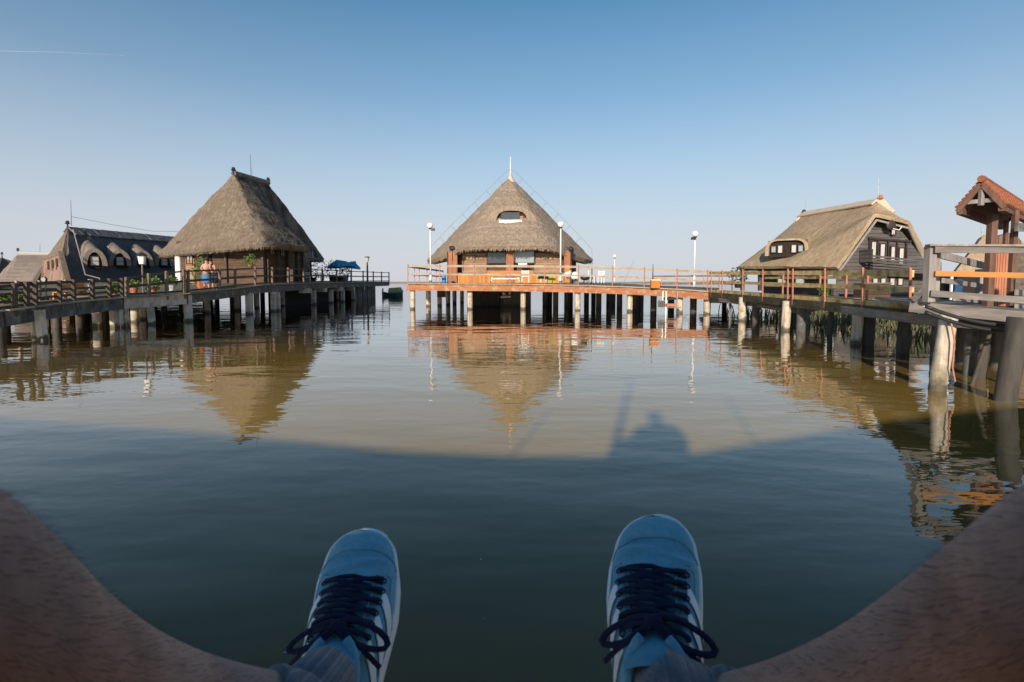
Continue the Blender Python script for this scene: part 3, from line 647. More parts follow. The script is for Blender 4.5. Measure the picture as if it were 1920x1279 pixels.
window(h, W(931, 481, YW + .45), 1.42, 1.0, (0, -1), M_wframe, M_glass, (0, 0), .07)
window(h, W(982, 481, YW + .45), 1.6, 1.02, (0, -1), M_wframe, M_glassl, (0, 0), .07)  # pale base colour stands for the sky reflected in this pane
MB().box(W(980, 495, YW - .3), (.62, .05, .12)).build('name_board', M_white, h)
for s, px in ((-1, 852), (1, 1071)):
    # side walls running back under the flanks
    x = X(px, 36); MB().bar(V((x, YW + .2, 3.0)), V((x * 1.22, 41, 3.0)), .1, 2.6).build('wall', M_redcol if s < 0 else M_void, h)
for px, py in ((848.5, 466), (1071, 467.5)):
    p = W(px, py, 34.9); mb = MB(); mb.cyl(p + V((0, 0, -.85)), p + V((0, 0, -.1)), .03, n=6); mb.ball(p, .17, 14, 8, (1.1, .7, .8))
    mb.build('spotlight', M_black, h)

# ------------------------------------------------------------------ left house
h = thing('thatched_house', 'big grey thatched house with steep two knobbed roof on the left pier', 'house', (-19, 36, 1.3))
eave = [W(297, 477, 38.5), W(338, 470.5, 35), W(400, 464.5, 32.7), W(455, 459.5, 31.6), W(506, 456.5, 31.6), W(545, 459.5, 33.5), W(579, 464.5, 36.5), V((-17.2, 39, 4.3)), V((-17.8, 43, 4.1)),
        W(599, 485, 46), V((-19, 50, 4.0)), V((-25, 50, 4.0)), V((-29, 45, 4.0))]
r1, r2 = W(438, 327, 36.5), W(503, 345, 40.5)
roof = thatch_roof(h, eave, r1, r2, T_left, th=.42, rows=44, n=12, bulge=.022, rough=.055, seed=4, streaked=(T_streak, .12))
finial(h, r1, .5); finial(h, r2, .5)
rod(h, W(471, 330, 38.5), W(469.5, 290, 38.5), .03)
mb = MB(); q0, q1 = r1 + V((0, 0, .08)), r2 + V((0, 0, .08))
mb.tube([q0 + (q1 - q0) * (i / 12) + V((.03 * n3((i, 0, 0), 3), 0, .05 * n3((i, 2, 0), 2))) for i in range(13)], [.2 + .06 * n3((i, 5, 1), 2) for i in range(13)], 9)
mb.build('ridge_cap', M_mortar, roof)
# walls: polygon plan under the eave
plan = [(X(335, 36), 36), (X(400, 34.4), 34.4), (X(500, 33.2), 33.2), (X(566, 38), 38), (-18.2, 46), (-25.5, 46)]
for i, (a, b) in enumerate(zip(plan, plan[1:] + plan[:1])):
    MB().bar(V((a[0], a[1], 2.95)), V((b[0], b[1], 2.95)), .18, 3.3, ext=-.09).build('wall', [M_board, M_board, M_board, M_board, M_board, M_board][i], h)
def onwall(i, t, z, off=.12):
    a, b = V((*plan[i], 0)), V((*plan[i + 1], 0)); p = a.lerp(b, t); n = (b - a).cross(V((0, 0, 1))).normalized()
    return V((p.x, p.y, z)) + n * off, n
for i, t, z, w_, hh, m, pn in ((0, .06, 2.6, .5, 2.3, M_white, M_white), (0, .42, 3.35, .75, .75, M_wframe, M_glassl), (2, .1, 3.95, .55, .8, M_wframe, M_curt), (2, .38, 3.9, .55, .8, M_wframe, M_curt), (2, .66, 3.9, .55, .8, M_wframe, M_curt)):
    p, n = onwall(i, t, z)
    if m is M_white: MB().box(p, (w_, .14, hh), rz=math.atan2(n.x, -n.y)).build('column', M_white, h)
    else: window(h, p, w_, hh, n, m, pn, (1, 0))
p, n = onwall(0, .42, 2.3); MB().box(p, (.95, .08, 2.1), rz=math.atan2(n.x, -n.y)).build('door', M_boardp, h)
for i, t in ((0, .95), (1, .3), (1, .98), (2, .25), (2, .52), (2, .8), (2, .98)):
    p, n = onwall(i, t, 3.0, .16); MB().bar(dz(p, -1.65), dz(p, 1.5), .2, .2, up=n).build('post', M_rail, h)
for (px, Y) in ((548, 35.2), (560, 39), (566, 42)):
    MB().bar(V((X(px, Y), Y, 1.3)), V((X(px, Y), Y, 4.3)), .22, .22, up=(0, 1, 0)).build('post', M_rail, h)
MB().bar(V((X(562, 42), 42, 2.9)), V((X(577, 42), 42, 4.0)), .12, .12).build('brace', M_rail, h)
br_ = MB()
for k in range(9):
    p = W(546 + k * 5, 472 + k * .6, 38.5); br_.bar(p + V((0, 0, -.32)), p + V((0, 0, .22)), .07, .07, up=(0, 1, 0))
br_.build('balcony_rail', M_greyv, h)

# ------------------------------------------------------------------ long house, left
h = thing('thatched_house', 'long dark thatched house with a row of four arched dormers, far left', 'house', (-35, 45, 1.5))
ea = [V((-31, 35.6, 1.75)), V((-31, 46, 1.75)), V((-31, 58, 1.9)), V((-39, 58, 1.9)), V((-39.3, 41.6, 1.9))]
R1, R2 = W(127, 428, 39.8), W(336, 447, 53)
thatch_slab(h, [[ea[0], ea[1], R1.lerp(R2, .5), R1], [ea[1], ea[2], R2, R1.lerp(R2, .5)], [ea[2], ea[3], R2], [ea[3], ea[4], R1, R2]], T_dark, th=.3, rough=.06, cuts=4)
Ha, Hb = W(83, 487, 40.2), W(116, 476, 37.5)
endr = thatch_slab(h, [[R1, Ha, Hb]], T_left, th=.25, rough=.03, cuts=3)
gb = [W(127, 531, 35.3), W(79, 531, 38.6), Ha, Hb]
MB().poly([W(126, 545, 35.5), W(78, 545, 38.9), Ha + V((0, .1, -.1)), Hb + V((0, .1, -.1))], .15).build('wall', M_gablew, h)
MB().bar(W(113, 474, 37.2), W(129, 533, 35.2), .3, .3).build('verge', T_left, h)
MB().bar(W(84, 486, 40.3), W(77, 530, 38.5), .1, .12).build('verge_board', M_redcol, h)
for px, py in ((92, 498), (100, 495.5), (108, 492.5)):
    window(h, W(px, py, 35.5 + (126 - px) * .071 - .16), .27, .62, (-.57, -.82), M_rail, M_white, (0, 0), .03)
mb = MB(); n_ = 40
for i in range(n_):
    p = R1.lerp(R2, (i + .5) / n_); jz = .04 * n3((i, 1, 1), .9)
    mb.bar(p + V((-.35, 0, -.3 + jz)), p + V((0, 0, .1 + jz)), .4, .08, up=(1, 0, 1)); mb.bar(p + V((0, 0, .1 + jz)), p + V((.62, 0, -.5 + jz)), .34, .08, up=(1, 0, 1))
mb.build('ridge_cap', M_mortar, h)
finial(h, R1, .6); rod(h, R1 + V((.3, 0, .2)), R1 + V((.35, 0, 2.2)), .03)
tag(MB().tube([R1 + V((.3, 0, .9)), R1.lerp(R2, .35) + V((0, 0, .65)), R1.lerp(R2, .7) + V((0, 0, .45)), R2 + V((0, 0, .7))], .014, 5).build('ridge_wire', M_steel, h))
MB().tube([W(137, 430, 39.6), W(160, 515, 37), W(187, 522, 36.6), W(188, 545, 36.4)], .035, 6).build('downpipe', M_greyv, h)
for (px, Y) in ((176, 38.6), (223.5, 41.1), (267, 43.8), (307, 46.4)):
    c = W(px, 498.5, Y); c.x += .1
    d_ = hood(h, c, (.75, -.66), .92, 1.02, 3.6, .95, T_dorm, th=.3, arch=2.0)
    f = V((.75, -.66, 0)); MB().box(c - f * .2 + V((0, 0, .35)), (1.1, .06, 1.1), rz=math.atan2(.75, .66)).build('dormer_wall', M_void, d_)
    window(d_, c - f * .12 + V((0, 0, .38)), .56, .74, (.75, -.66), M_wframe, M_curt, (0, 1), .05)
MB().box((-33.5, 45, 1.0), (4, 18, 1.2)).build('wall', M_board, h)
# two smaller roofs beyond the left edge
h = thing('thatched_house', 'low weathered thatched house at the left edge, beside the long dormered one', 'house', (-56, 61, 1))
a, b = W(34, 477, 60), W(112, 478, 62)
thatch_roof(h, [W(-12, 530, 57), W(40, 532, 56), W(100, 532, 56), V((-48, 62, 1.6)), V((-49, 67, 1.6)), V((-60, 67, 1.6))], a, b, T_dorm, th=.3, rows=16, n=6, rough=.08)
finial(h, a, .8); MB().box((-55, 61.5, .9), (7, 6, 1.6)).build('wall', M_board, h)
MB().tube([a + V((0, 0, .1)), b + V((0, 0, .1))], .25, 8).build('ridge_cap', M_curt, h)
rod(h, W(75, 477, 61), W(75, 457, 61), .03)
h = thing('thatched_house', 'sliver of a dark thatched roof cut by the left border', 'house', (-72, 70, 1))
a, b = W(4, 483, 70), W(-60, 483, 72)
thatch_roof(h, [W(-100, 530, 66), W(-20, 530, 66), W(22, 530, 70), V((-66, 76, 1.6)), V((-82, 76, 1.6))], b, a, T_dark, th=.3, rows=12, n=6, rough=.08)
finial(h, a, .8); MB().box((-75, 71, .9), (8, 6, 1.6)).build('wall', M_board, h)

# ------------------------------------------------------------------ right house
h = thing('thatched_house', 'tan thatched house with charcoal gable and wide dormer on the right', 'house', (19, 31, 1))
Nn = W(1572, 505, 27); Ff = W(1386, 504.5, 34); RN = W(1650, 384, 29.2); RF = W(1507, 407, 36); V1 = W(1642, 407, 27.4); V2 = W(1703, 421, 27.9)
Gg = W(1742, 505, 29.0); Bk = V((23.5, 38, 2.6)); Bk2 = V((17.5, 39, 2.6))
mid = (Nn + Ff) / 2 + V((0, 0, .04)); rm = (RN + RF) / 2
thatch_slab(h, [[Nn, mid, rm, RN, V1], [mid, Ff, RF, rm], [Ff, Bk2, RF], [Bk2, Bk, RN, RF], [Bk, Gg, V2, RN], [RN, V2, V1]], T_right, th=.2, rough=.025, cuts=4)
cap = MB()
for p, q in ((RN, RF),):
    for s in (-1, 1):
        cap.bar(dz(p, .34) + V((s * .3, s * -.02, -.18)), dz(q, .3) + V((s * .3, s * -.02, -.18)), .42, .1, up=(s * .62, 0, .78))
cap.tube([RN + V((0, 0, .2)), RF + V((0, 0, .2))], .18, 8)
cap.tube([RF + V((0, 0, .1)), RF.lerp(Ff, .13) + V((0, 0, .12))], [.24, .1], 8); cap.tube([RN + V((0, 0, .12)), RN.lerp(V2, .5) + V((0, 0, .1))], [.24, .1], 8)
cap.build('ridge_cap', M_cap, h)
finial(h, RN + V((0, 0, .05)), .5, M_clay); finial(h, RF + V((0, 0, .05)), .45, M_black)
rod(h, RN + V((-.1, 0, .3)), RN + V((-.15, 0, 1.5)), .02); rod(h, RF + V((.1, 0, .3)), RF + V((.1, 0, 1.4)), .02)
for a, b in ((Nn, V1), (V1, V2), (V2, Gg)):
    MB().bar(a + V((0, -.02, -.16)), b + V((0, -.02, -.2)), .06, .1).build('verge_board', M_greyv, h)
gy = .75
gp = [V((Nn.x + .3, Nn.y + gy, .9)), V((Nn.x + .3, Nn.y + gy, Nn.z - .05)), V1 + V((.15, gy, -.3)), V2 + V((-.1, gy, -.3)), V((Gg.x - .3, Gg.y + gy - .9, Gg.z)), V((Gg.x - .3, Gg.y + gy - .9, .9))]
gp = [V((p.x, Nn.y + gy + (p.x - Nn.x) * .12, p.z)) for p in gp]
MB().poly(gp, .2, (.12, -1, 0)).build('wall', M_darkside, h)
gn = V((.12, -1, 0)).normalized()
def gw(px, py): p = W(px, py, 28.2); y = Nn.y + gy + (p.x - Nn.x) * .12; return W(px, py, y - .03)
for px, y0, y1, ww in ((1637, 453, 484, 10), (1653.5, 457, 487, 10), (1673, 462, 491, 9), (1689, 465, 495, 10), (1674, 421, 441, 8)):
    c = gw(px, (y0 + y1) / 2); window(h, c, ww * 28 / 950 + .08, (y1 - y0) * 28 / 950 + .06, gn, M_wframe, M_curt, (0, 0), .05)
for px in (1629, 1645, 1664, 1681, 1698):
    a, b = gw(px, 449), gw(px, 500); MB().bar(a + gn * .05, b + gn * .05, .07, .07, up=gn).build('batten', M_wframe, h)
for yy in (447, 503):
    a, b = gw(1626, yy), gw(1706, yy + 6); MB().bar(a + gn * .08, b + gn * .08, .06, .1).build('batten', M_wframe, h)
bal = MB()
for k in range(5): bal.bar(gw(1611, 481.5 + k * 5.2) + gn * .9, gw(1736, 495 + k * 4) + gn * .9, .03, .1)
bal.bar(gw(1611, 481) + gn * .05, gw(1611, 481) + gn * .9, .03, .7); bal.build('balcony_rail', M_darkside, h)
MB().bar(gw(1611, 507) + gn * .5, gw(1736, 515) + gn * .5, .9, .08).build('balcony_floor', M_darkside, h)
sdish = MB(); c = gw(1656, 424) + gn * .5
for i in range(7):
    pass
sdish.ball(c, .27, 16, 8, (1, .35, 1)); dd = sdish.build('satellite_dish', M_wframe, h)
MB().tube([c + V((.05, -.1, -.2)), c + V((.22, -.3, -.3)), c + V((.36, -.3, -.12))], .03, 6).build('dish_arm', M_white, dd)
# long side wall and ground floor
MB().bar(V((Nn.x + .5, Nn.y + 1.0, 1.75)), V((Ff.x + 3.6, 34.5, 1.75)), .15, 1.7).build('wall', M_darkside, h)
MB().bar(V((Ff.x + 3.6, 34.5, 1.75)), V((Ff.x + 3.6, 38, 1.75)), .15, 1.7).build('wall', M_darkside, h)
for px, Y in ((1466, 32.5), (1500, 31), (1560, 28.4)):
    window(h, W(px, 523, Y - .6), .5, .8, (-.45, -.9), M_rail, M_glassl, (0, 0), .05)
for px in (1640, 1655, 1672, 1687): window(h, gw(px, 528), .34, .42, gn, M_rail, M_curt, (0, 0), .03)
for px in (1392, 1425): MB().bar(W(px, 545, 33.5), W(px, 503, 33.5), .2, .2, up=(0, 1, 0)).build('post', M_rail, h)
# wide dormer
S = (mid + rm) / 2
dcc = W(1474, 479, 30.6)
fw_ = V((-.62, -.78, 0)).normalized()
dh = hood(h, dcc, fw_, 1.95, .9, 3.2, .55, T_right, th=.1, arch=4.5, flare=.1)
MB().box(dcc - fw_ * .3 + V((0, 0, .42)), (2.1, .08, 1.0), rz=math.atan2(fw_.x, -fw_.y)).build('dormer_wall', M_void, dh)
uu = V((-fw_.y, fw_.x, 0))
for k, x in enumerate((-.72, -.36, .38, .74)):
    window(dh, dcc - fw_ * .2 + uu * x + V((0, 0, .4)), .3, .5 if k in (1, 2) else .42, fw_, M_wframe, M_curt if k in (1, 2) else M_glassl, (0, 0), .03)
# deck below the right house
dk = thing('deck', 'low dark deck of the tan roofed house above the reeds', 'deck', (18, 30, .9))
deck(dk, [V((10.5, 27.5, .95)), V((20, 22.5, .95)), V((26, 30, .95)), V((14, 38, .95))], .2, M_deckx)
MB().bar(V((10.5, 27.42, .75)), V((20, 22.42, .75)), .1, .3).build('edge_beam', M_grey, dk)
for k in range(7):
    t = k / 6; pile(dk, (10.7 + 9 * t, 27.6 - 4.9 * t, .8), .13, M_conc)
for k in range(6): pile(dk, (13 + 2 * k, 31, .8), .14, M_piled)
mb_ = thing('storage_box', 'brown plank box on the deck under the charcoal gable', 'box', (18.2, 25.5, .95))
c = W(1634, 556, 25.5); MB().box((c.x, 25.5, 1.3), (1.3, .8, .7)).build('body', M_board, mb_); MB().box((c.x, 25.5, 1.67), (1.4, .9, .05)).build('lid', M_grey, mb_)

# ------------------------------------------------------------------ tiled shelter at the right edge
YT = 9.6
rd_ = V((.78, .62, 0)); gd_ = V((.62, -.78, 0))
sh = thing('shelter', 'small orange tiled shelter roof on brown posts at the right edge', 'shelter', (8.9, YT, 1.2))
PK = W(1841, 339, 8.9); E1 = PK - gd_ * .31; E2 = PK + gd_ * .31; E1.z = 3.02; E2.z = 3.02; dv2 = rd_ * 4.2
def slope_tiles(a, b, d, name, up):
    mb = MB(); rows = 7; cols = 22
    u = (b - a); L = u.length; ud = u.normalized(); dn = d.normalized(); nn = ud.cross(dn).normalized()
    if nn.z < 0: nn = -nn
    for r in range(rows):
        for c in range(cols):
            p = a + u * ((r + .5) / rows) + d * ((c + .5) / cols) + nn * (.02 + .012 * r * 0)
            x = ud; M = Matrix((dn, ud + nn * .14, nn)).transposed()
            mb.box(p, (d.length / cols * .95, L / rows * 1.18, .022), M=M)
            mb.tube([p - ud * L / rows * .58 + nn * .02, p + ud * L / rows * .58 + nn * .0], .03, 6)
    return mb.build(name, M_tile, sh)
slope_tiles(E1, PK, dv2, 'tile_slope', 1); slope_tiles(E2, PK, dv2, 'tile_slope', 1)
MB().tube([PK + V((0, 0, .03)) - dv2.normalized() * .05, PK + dv2 + V((0, 0, .03))], .06, 8).build('ridge_tiles', M_tile, sh)
M_dkw = mat('shelter_timber', (.2, .1, .07), (.1, .055, .04), 8, (1, 1, .2), bump=.004)
for e in (E1, E2):
    MB().bar(dz(e, -.06), dz(PK, -.06), .05, .07).build('rafter', M_dkw, sh)
    MB().bar(dz(e + dv2, -.06), dz(PK + dv2, -.06), .07, .1).build('rafter', M_dkw, sh)
    MB().poly([dz(e, -.04), dz(PK, -.04), dz(PK + dv2, -.04), dz(e + dv2, -.04)], .03).build('roof_boards', M_dkw, sh)
    MB().bar(e.lerp(PK, .12) + V((0, 0, -.1)), e.lerp(PK, .12) + dv2 + V((0, 0, -.1)), .09, .12).build('wall_plate', M_dkw, sh)
MB().bar(E1.lerp(PK, .22) + rd_ * .05, E2.lerp(PK, .22) + rd_ * .05, .05, .07).build('tie_beam', M_greyv, sh)
MB().bar(PK + V((0, 0, -.42)) + rd_ * .03, PK + V((0, 0, -.1)) + rd_ * .03, .06, .06, up=(0, 1, 0)).build('king_post', M_greyv, sh)

for px, Y, pw2 in ((1856, 9.25, .11), (1898, 9.2, .075), (1882, 10.7, .06)):
    t = W(px, 500, Y); MB().bar(V((t.x, Y, 1.1)), V((t.x, Y, 3.0)), pw2, pw2, up=(0, 1, 0)).build('post', M_dkw, sh)
mb = MB()
MB().bar(W(1905, 426, 8.9), W(1990, 428, 9.2), .05, .14).build('tie_beam', M_beam, sh)
sl_ = thing('slat_panel', 'reddish brown upright slatted panel between the shelter posts', 'panel', (9, 9.9, 1.2))
M_slat = mat('red_slats', (.5, .2, .11), (.34, .13, .08), 8, (1, 1, .15), bump=.004)
for k in range(7):
    t = W(1860.5 + k * 5.1, 500, 9.75); MB().bar(V((t.x, 9.75, 1.2)), V((t.x, 9.75, 2.38)), .042, .03, up=(0, 1, 0)).build('slat', M_slat, sl_)
MB().box((W(1876, 500, 9.82).x, 9.82, 1.79), (.42, .02, 1.16)).build('backing', M_dkw, sl_)
h = thing('thatched_house', 'tan roofed hut with a brown plank gable behind the slatted panel', 'house', (20, 21, 1))
a, b, c, d = W(1775, 560, 19), W(1836, 441, 20), W(1888, 436, 20), W(1960, 560, 19)
thatch_slab(h, [[W(1740, 575, 19), W(1850, 575, 19), W(1862, 440, 20.6), W(1846, 440, 20.6)]], T_right, th=.3, rough=.03, cuts=3)
MB().poly([W(1812, 560, 20.8), W(1835, 450, 20.8), W(1888, 437, 20.8), W(1915, 470, 20.8), W(1930, 560, 20.8)], .3).build('wall', planks('plank_gable', (.3, .18, .12), (.2, .12, .08), 'X', .22, scale=4), h)
thatch_slab(h, [[W(1896, 600, 16), W(1990, 600, 16), W(1990, 440, 19), W(1902, 470, 19)]], T_left, th=.3, rough=.04, cuts=3)
rod(h, W(1841, 445, 20), W(1840, 418, 20), .02)
bt = thing('stall', 'dark stall with a blue side panel, behind the orange board', 'stall', (14, 17, 1.2))
MB().box((X(1800, 17), 17, 1.45), (.9, .8, 1.1)).build('body', M_void, bt); MB().box((X(1797, 16.5), 16.5, 1.5), (.24, .05, .6)).build('panel', mat('navy_panel', (.02, .09, .2), (.015, .06, .14), 5), bt)
MB().box((X(1784, 16.4), 16.4, 1.5), (.06, .05, .8)).build('leg', M_white, bt)
MB().box((X(1788, 16.4), 16.4, 1.25), (.35, .05, .08)).build('shelf', M_leaf, bt)

# ------------------------------------------------------------------ lamps
def globe_lamp(label, base, top, r=.19, pr=.05, extra=None):
    base = V(base); top = V(top); t = thing('street_lamp', label, 'lamp post', base, 'white globe lamps')
    mb = MB(); mb.cyl(base, base + V((0, 0, .7)), pr * 1.8, pr * 1.5, 12); mb.cyl(base + V((0, 0, .7)), top + V((0, 0, -r)), pr, pr * .8, 12); mb.build('pole', M_white, t, smooth=True)
    MB().ball(top, r, 20, 12).build('globe', M_globe, t, smooth=True)
    MB().cyl(top + V((0, 0, -r - .05)), top + V((0, 0, -r + .03)), r * .5, r * .55, 14).build('collar', M_black, t)
    if extra: MB().box(top + V(extra), (.22, .3, .14)).build('camera_box', M_black, t)
    return t
def lamp_at(px, ytop, Y, zb, label, r=.19, extra=None):
    p = W(px, ytop, Y); return globe_lamp(label, (p.x, Y, zb), p, r, extra=extra)
lamp_at(806.5, 423, 33.4, 1.68, 'white globe lamp at the left end of the central platform', extra=(.18, 0, -.25))
lamp_at(1051.5, 421, 32.2, 1.66, 'white globe lamp standing in front of the thatched cone roof')
lamp_at(1303.5, 438.5, 31.5, 1.4, 'white globe lamp on the walkway between the two right houses', extra=(-.1, 0, -.28))
lamp_at(1152.5, 480.5, 58, 1.7, 'tiny distant white globe lamp beyond the walkway', r=.2)
ls = thing('street_lamp', 'square lantern on a thin brown post by the left railing', 'lamp post', (W(266, 560, 21).x, 21, 1.2))
c = W(266, 487, 21); MB().cyl((c.x, 21, 1.15), (c.x, 21, c.z - .18), .04, .03, 8).build('pole', M_railb, ls)
MB().tube([c + V((0, 0, -.18)), c + V((0, 0, .14))], [.1, .15], 6).build('lantern_glass', M_globe, ls)
MB().tube([c + V((0, 0, .14)), c + V((0, 0, .2)), c + V((0, 0, .3))], [.2, .18, .03], 6).build('lantern_cap', M_black, ls)
ls = thing('street_lamp', 'slim grey lamp with an open tapered head at the tip of the left terrace', 'lamp post', (W(688.5, 528, 50).x, 50, 1.7))
c = W(688.5, 487, 50); MB().cyl((c.x, 50, 1.7), (c.x, 50, c.z - .25), .1, .08, 8).build('pole', M_railb, ls)
MB().tube([c + V((0, 0, -.25)), c + V((0, 0, .2))], [.1, .22], 8).build('lantern_glass', M_curt, ls); MB().cyl(c + V((0, 0, .2)), c + V((0, 0, .32)), .26, .2, 8).build('lantern_cap', M_railb, ls)
mr_ = thing('mirror', 'round traffic style mirror above the dark left railing', 'mirror', (W(83, 535, 17.5).x, 17.5, 1.2))
c = W(83, 524, 17.5); MB().cyl(c + V((0, .03, 0)), c + V((0, -.03, 0)), .09, n=20).build('rim', M_black, mr_); MB().cyl(c + V((0, -.03, 0)), c + V((0, -.04, 0)), .075, n=20).build('face', M_glassl, mr_)
MB().cyl(c + V((0, .04, -1.0)), c + V((0, .04, 0)), .02, n=6).build('pole', M_black, mr_)

# ------------------------------------------------------------------ plants
def foliage(parent, c, r, n, m, size=.09, name='foliage', sq=(1, 1, 1), seed=0):
    rnd = random.Random(seed); mb = MB(); c = V(c)
    for i in range(n):
        d = V((rnd.gauss(0, 1), rnd.gauss(0, 1), rnd.gauss(0, 1))).normalized() * r * rnd.uniform(.3, 1) ** .6
        p = c + V((d.x * sq[0], d.y * sq[1], d.z * sq[2])); s = size * rnd.uniform(.6, 1.4)
        a = V((rnd.uniform(-1, 1), rnd.uniform(-1, 1), rnd.uniform(-.4, 1))).normalized(); b = a.cross(V((rnd.uniform(-1, 1), rnd.uniform(-1, 1), rnd.uniform(-1, 1)))).normalized()
        mb.add([p - a * s * .6, p + b * s * .35, p + a * s, p - b * s * .35], [(0, 1, 2, 3)])
    return mb.build(name, m, parent)
def pot(name, label, px, py, Y, r=.22, hp=.3, rf=.28, m=M_clay, ml=M_leaf, sq=(1, 1, 1), group='flower pots on the left terrace', n=150, seed=0):
    p = W(px, py, Y); t = thing(name, label, 'potted plant', p, group)
    MB().tube([p, p + V((0, 0, hp)), p + V((0, 0, hp + .03))], [r * .7, r, r * 1.08], 12).build('pot', m, t)
    foliage(t, p + V((0, 0, hp + rf * .6 * sq[2])), rf, n, ml, .1, sq=sq, seed=seed); return t
pot('potted_plant', 'low bushy plant in a clay pot left of the lantern post', 251, 549, 21.5, .16, .18, .24, seed=1)
pot('potted_plant', 'wide yellow green plant right of the lantern post', 287, 547, 22, .18, .18, .34, ml=M_leaf, sq=(1.2, 1, 1), seed=2)
pot('potted_plant', 'round plant with pale flowers in a white pot near the white column', 321, 545, 23, .2, .26, .28, m=M_white, seed=3)
pot('potted_plant', 'small green bush behind the dark left railing', 214, 553, 21, .14, .14, .26, seed=4, ml=M_leaf)
pot('potted_plant', 'yellowish plant at the foot of the dark railing near the left border', 33, 572, 17, .1, .1, .18, seed=5, group='flower pots on the left terrace')
pot('potted_plant', 'green plant at the very left border behind the dark railing', 8, 574, 16.2, .1, .1, .18, seed=6, group='flower pots on the left terrace')
pot('potted_plant', 'spiky plant on the rail of the thatched house terrace', 469, 500, 29.2, .14, .06, .38, ml=M_leaf, sq=(1, 1, 1.1), seed=7)
pot('climbing_plant', 'tall climbing plant on the wall beside the two people', 375, 541, 26.5, .16, .2, .5, ml=M_leaf, sq=(.8, .6, 2.0), n=260, seed=8)
pot('potted_plant', 'dark leafy plant on the terrace below the blue parasols', 588, 528, 41, .2, .3, .7, m=M_void, ml=M_leafd, sq=(.7, .7, 1.3), n=240, seed=9, group='dark plants on the far terrace')
pot('potted_plant', 'spreading dark plant just left of the blue parasols', 622, 527, 43, .25, .5, .85, m=M_void, ml=M_leafd, sq=(1.2, .8, 1.0), n=300, seed=10, group='dark plants on the far terrace')
pot('potted_plant', 'small dark green plant under the blue parasols', 648, 527, 46, .3, .5, .55, m=M_blue, ml=M_leafd, n=200, seed=11, group='dark plants on the far terrace')
pot('potted_plant', 'dark leafy tree in a tub beside the tan roofed house', 1383, 540, 30, .2, .3, .6, m=M_void, ml=M_leafd, n=260, seed=12, group='dark plants on the far terrace')
pot('potted_plant', 'bright green plant between the mossy boards', 1546, 556, 18.5, .08, .08, .2, ml=M_leaf, seed=13, n=90, group='flower pots on the left terrace')
# reeds standing in the shallows behind the right pier
rnd = random.Random(5); mb = MB()
for i in range(2100):
    t = rnd.random(); Y = 13 + 14 * t; x = 10.8 + (27 - Y) * .02 + rnd.random() ** .8 * 8.5
    if Y > 22 and rnd.random() < .35: continue
    hgt = rnd.uniform(.35, 1.0); le = V((rnd.uniform(-.35, .35), rnd.uniform(-.3, .3), 0)); p = V((x, Y, -.05)); wd_ = rnd.uniform(.012, .03)
    q = p + le * .4 + V((0, 0, hgt * .6)); r2_ = p + le * 1.2 + V((0, 0, hgt * rnd.uniform(.8, 1)))
    mb.add([p - V((wd_, 0, 0)), p + V((wd_, 0, 0)), q + V((wd_, 0, 0)), q - V((wd_, 0, 0)), r2_], [(0, 1, 2, 3), (3, 2, 4)])
tag(mb.build('reeds', M_reed), 'green and straw coloured reeds growing in the water behind the right pier', 'reeds', None, 'stuff')

# ------------------------------------------------------------------ things on the central platform
t = thing('bench_table', 'white framed garden table with slatted top before the orange wall', 'table', (X(947, 33.4), 33.4, 1.66))
c = W(947, 519, 33.4); x0, x1 = X(921, 33.4), X(974, 33.4)
for k in range(5): MB().box(((x0 + x1) / 2, 33.1 + k * .14, 2.1), (x1 - x0, .11, .04)).build('slat', M_grey, t)
for s in (0, 1):
    xx = (x0 + .1, x1 - .1)[s]; MB().tube([V((xx + (-.12, .12)[s], 33.1, 1.68)), V((xx, 33.15, 2.06)), V((xx, 33.6, 2.06)), V((xx + (-.12, .12)[s], 33.65, 1.68))], .035, 6).build('leg', M_white, t)
MB().bar(V((x0, 33.02, 1.95)), V((x1, 33.02, 1.95)), .05, .06).build('frame', M_white, t)
def chair(px, Y, label, m, rz=0, z=1.66, g='chairs on the central platform'):
    x = X(px, Y); t = thing('garden_chair', label, 'chair', (x, Y, z), g); B = V((x, Y, z)); Mz = Matrix.Rotation(rz, 3, 'Z')
    P = lambda a, b, c: B + Mz @ V((a, b, c))
    for a, b in ((-.22, -.2), (.22, -.2)): MB().bar(P(a, b, 0), P(a, b, .44), .04, .04, up=(0, 1, 0)).build('leg', m, t)
    for a, b in ((-.22, .22), (.22, .22)): MB().bar(P(a, b, 0), P(a, b + .08, .85), .04, .04, up=(0, 1, 0)).build('leg', m, t)
    MB().bar(P(0, -.24, .44), P(0, .24, .44), .5, .04).build('seat', m, t)
    for k in range(3): MB().bar(P(-.22, .27 + k * .012, .55 + k * .12), P(.22, .27 + k * .012, .55 + k * .12), .03, .06).build('back_slat', m, t)
chair(985, 33.2, 'pale slatted chair beside the bench table', M_white)
chair(1113, 34, 'white chair facing left near the barbecue', M_white, .8)
chair(1124, 34.4, 'white chair turned away, right of the one near the barbecue', M_white, -.6)
t = thing('basket', 'yellow green woven basket row below the beige siding', 'basket', (X(1034, 33.6), 33.6, 1.66))
MB().box((X(1034, 33.6), 33.6, 1.9), (.5, .4, .46)).build('body', mat('yellow_weave', (.5, .36, .05), (.3, .28, .06), 20), t); MB().box((X(1034, 33.6), 33.6, 2.15), (.54, .44, .04)).build('lid', M_moss, t)
for k, px in enumerate((1014, 1023)):
    pot('potted_plant', ('pale leaved plant next to the basket', 'trailing plant between the pale plant and the basket')[k], px, 529, 33.4, .13, .22, .2, m=M_curt, ml=M_leaf, seed=20 + k, group='pots on the central platform')
t = thing('parasol', 'folded white parasol with pointed cloth below the lamp', 'parasol', (X(1063, 33), 33, 1.66))
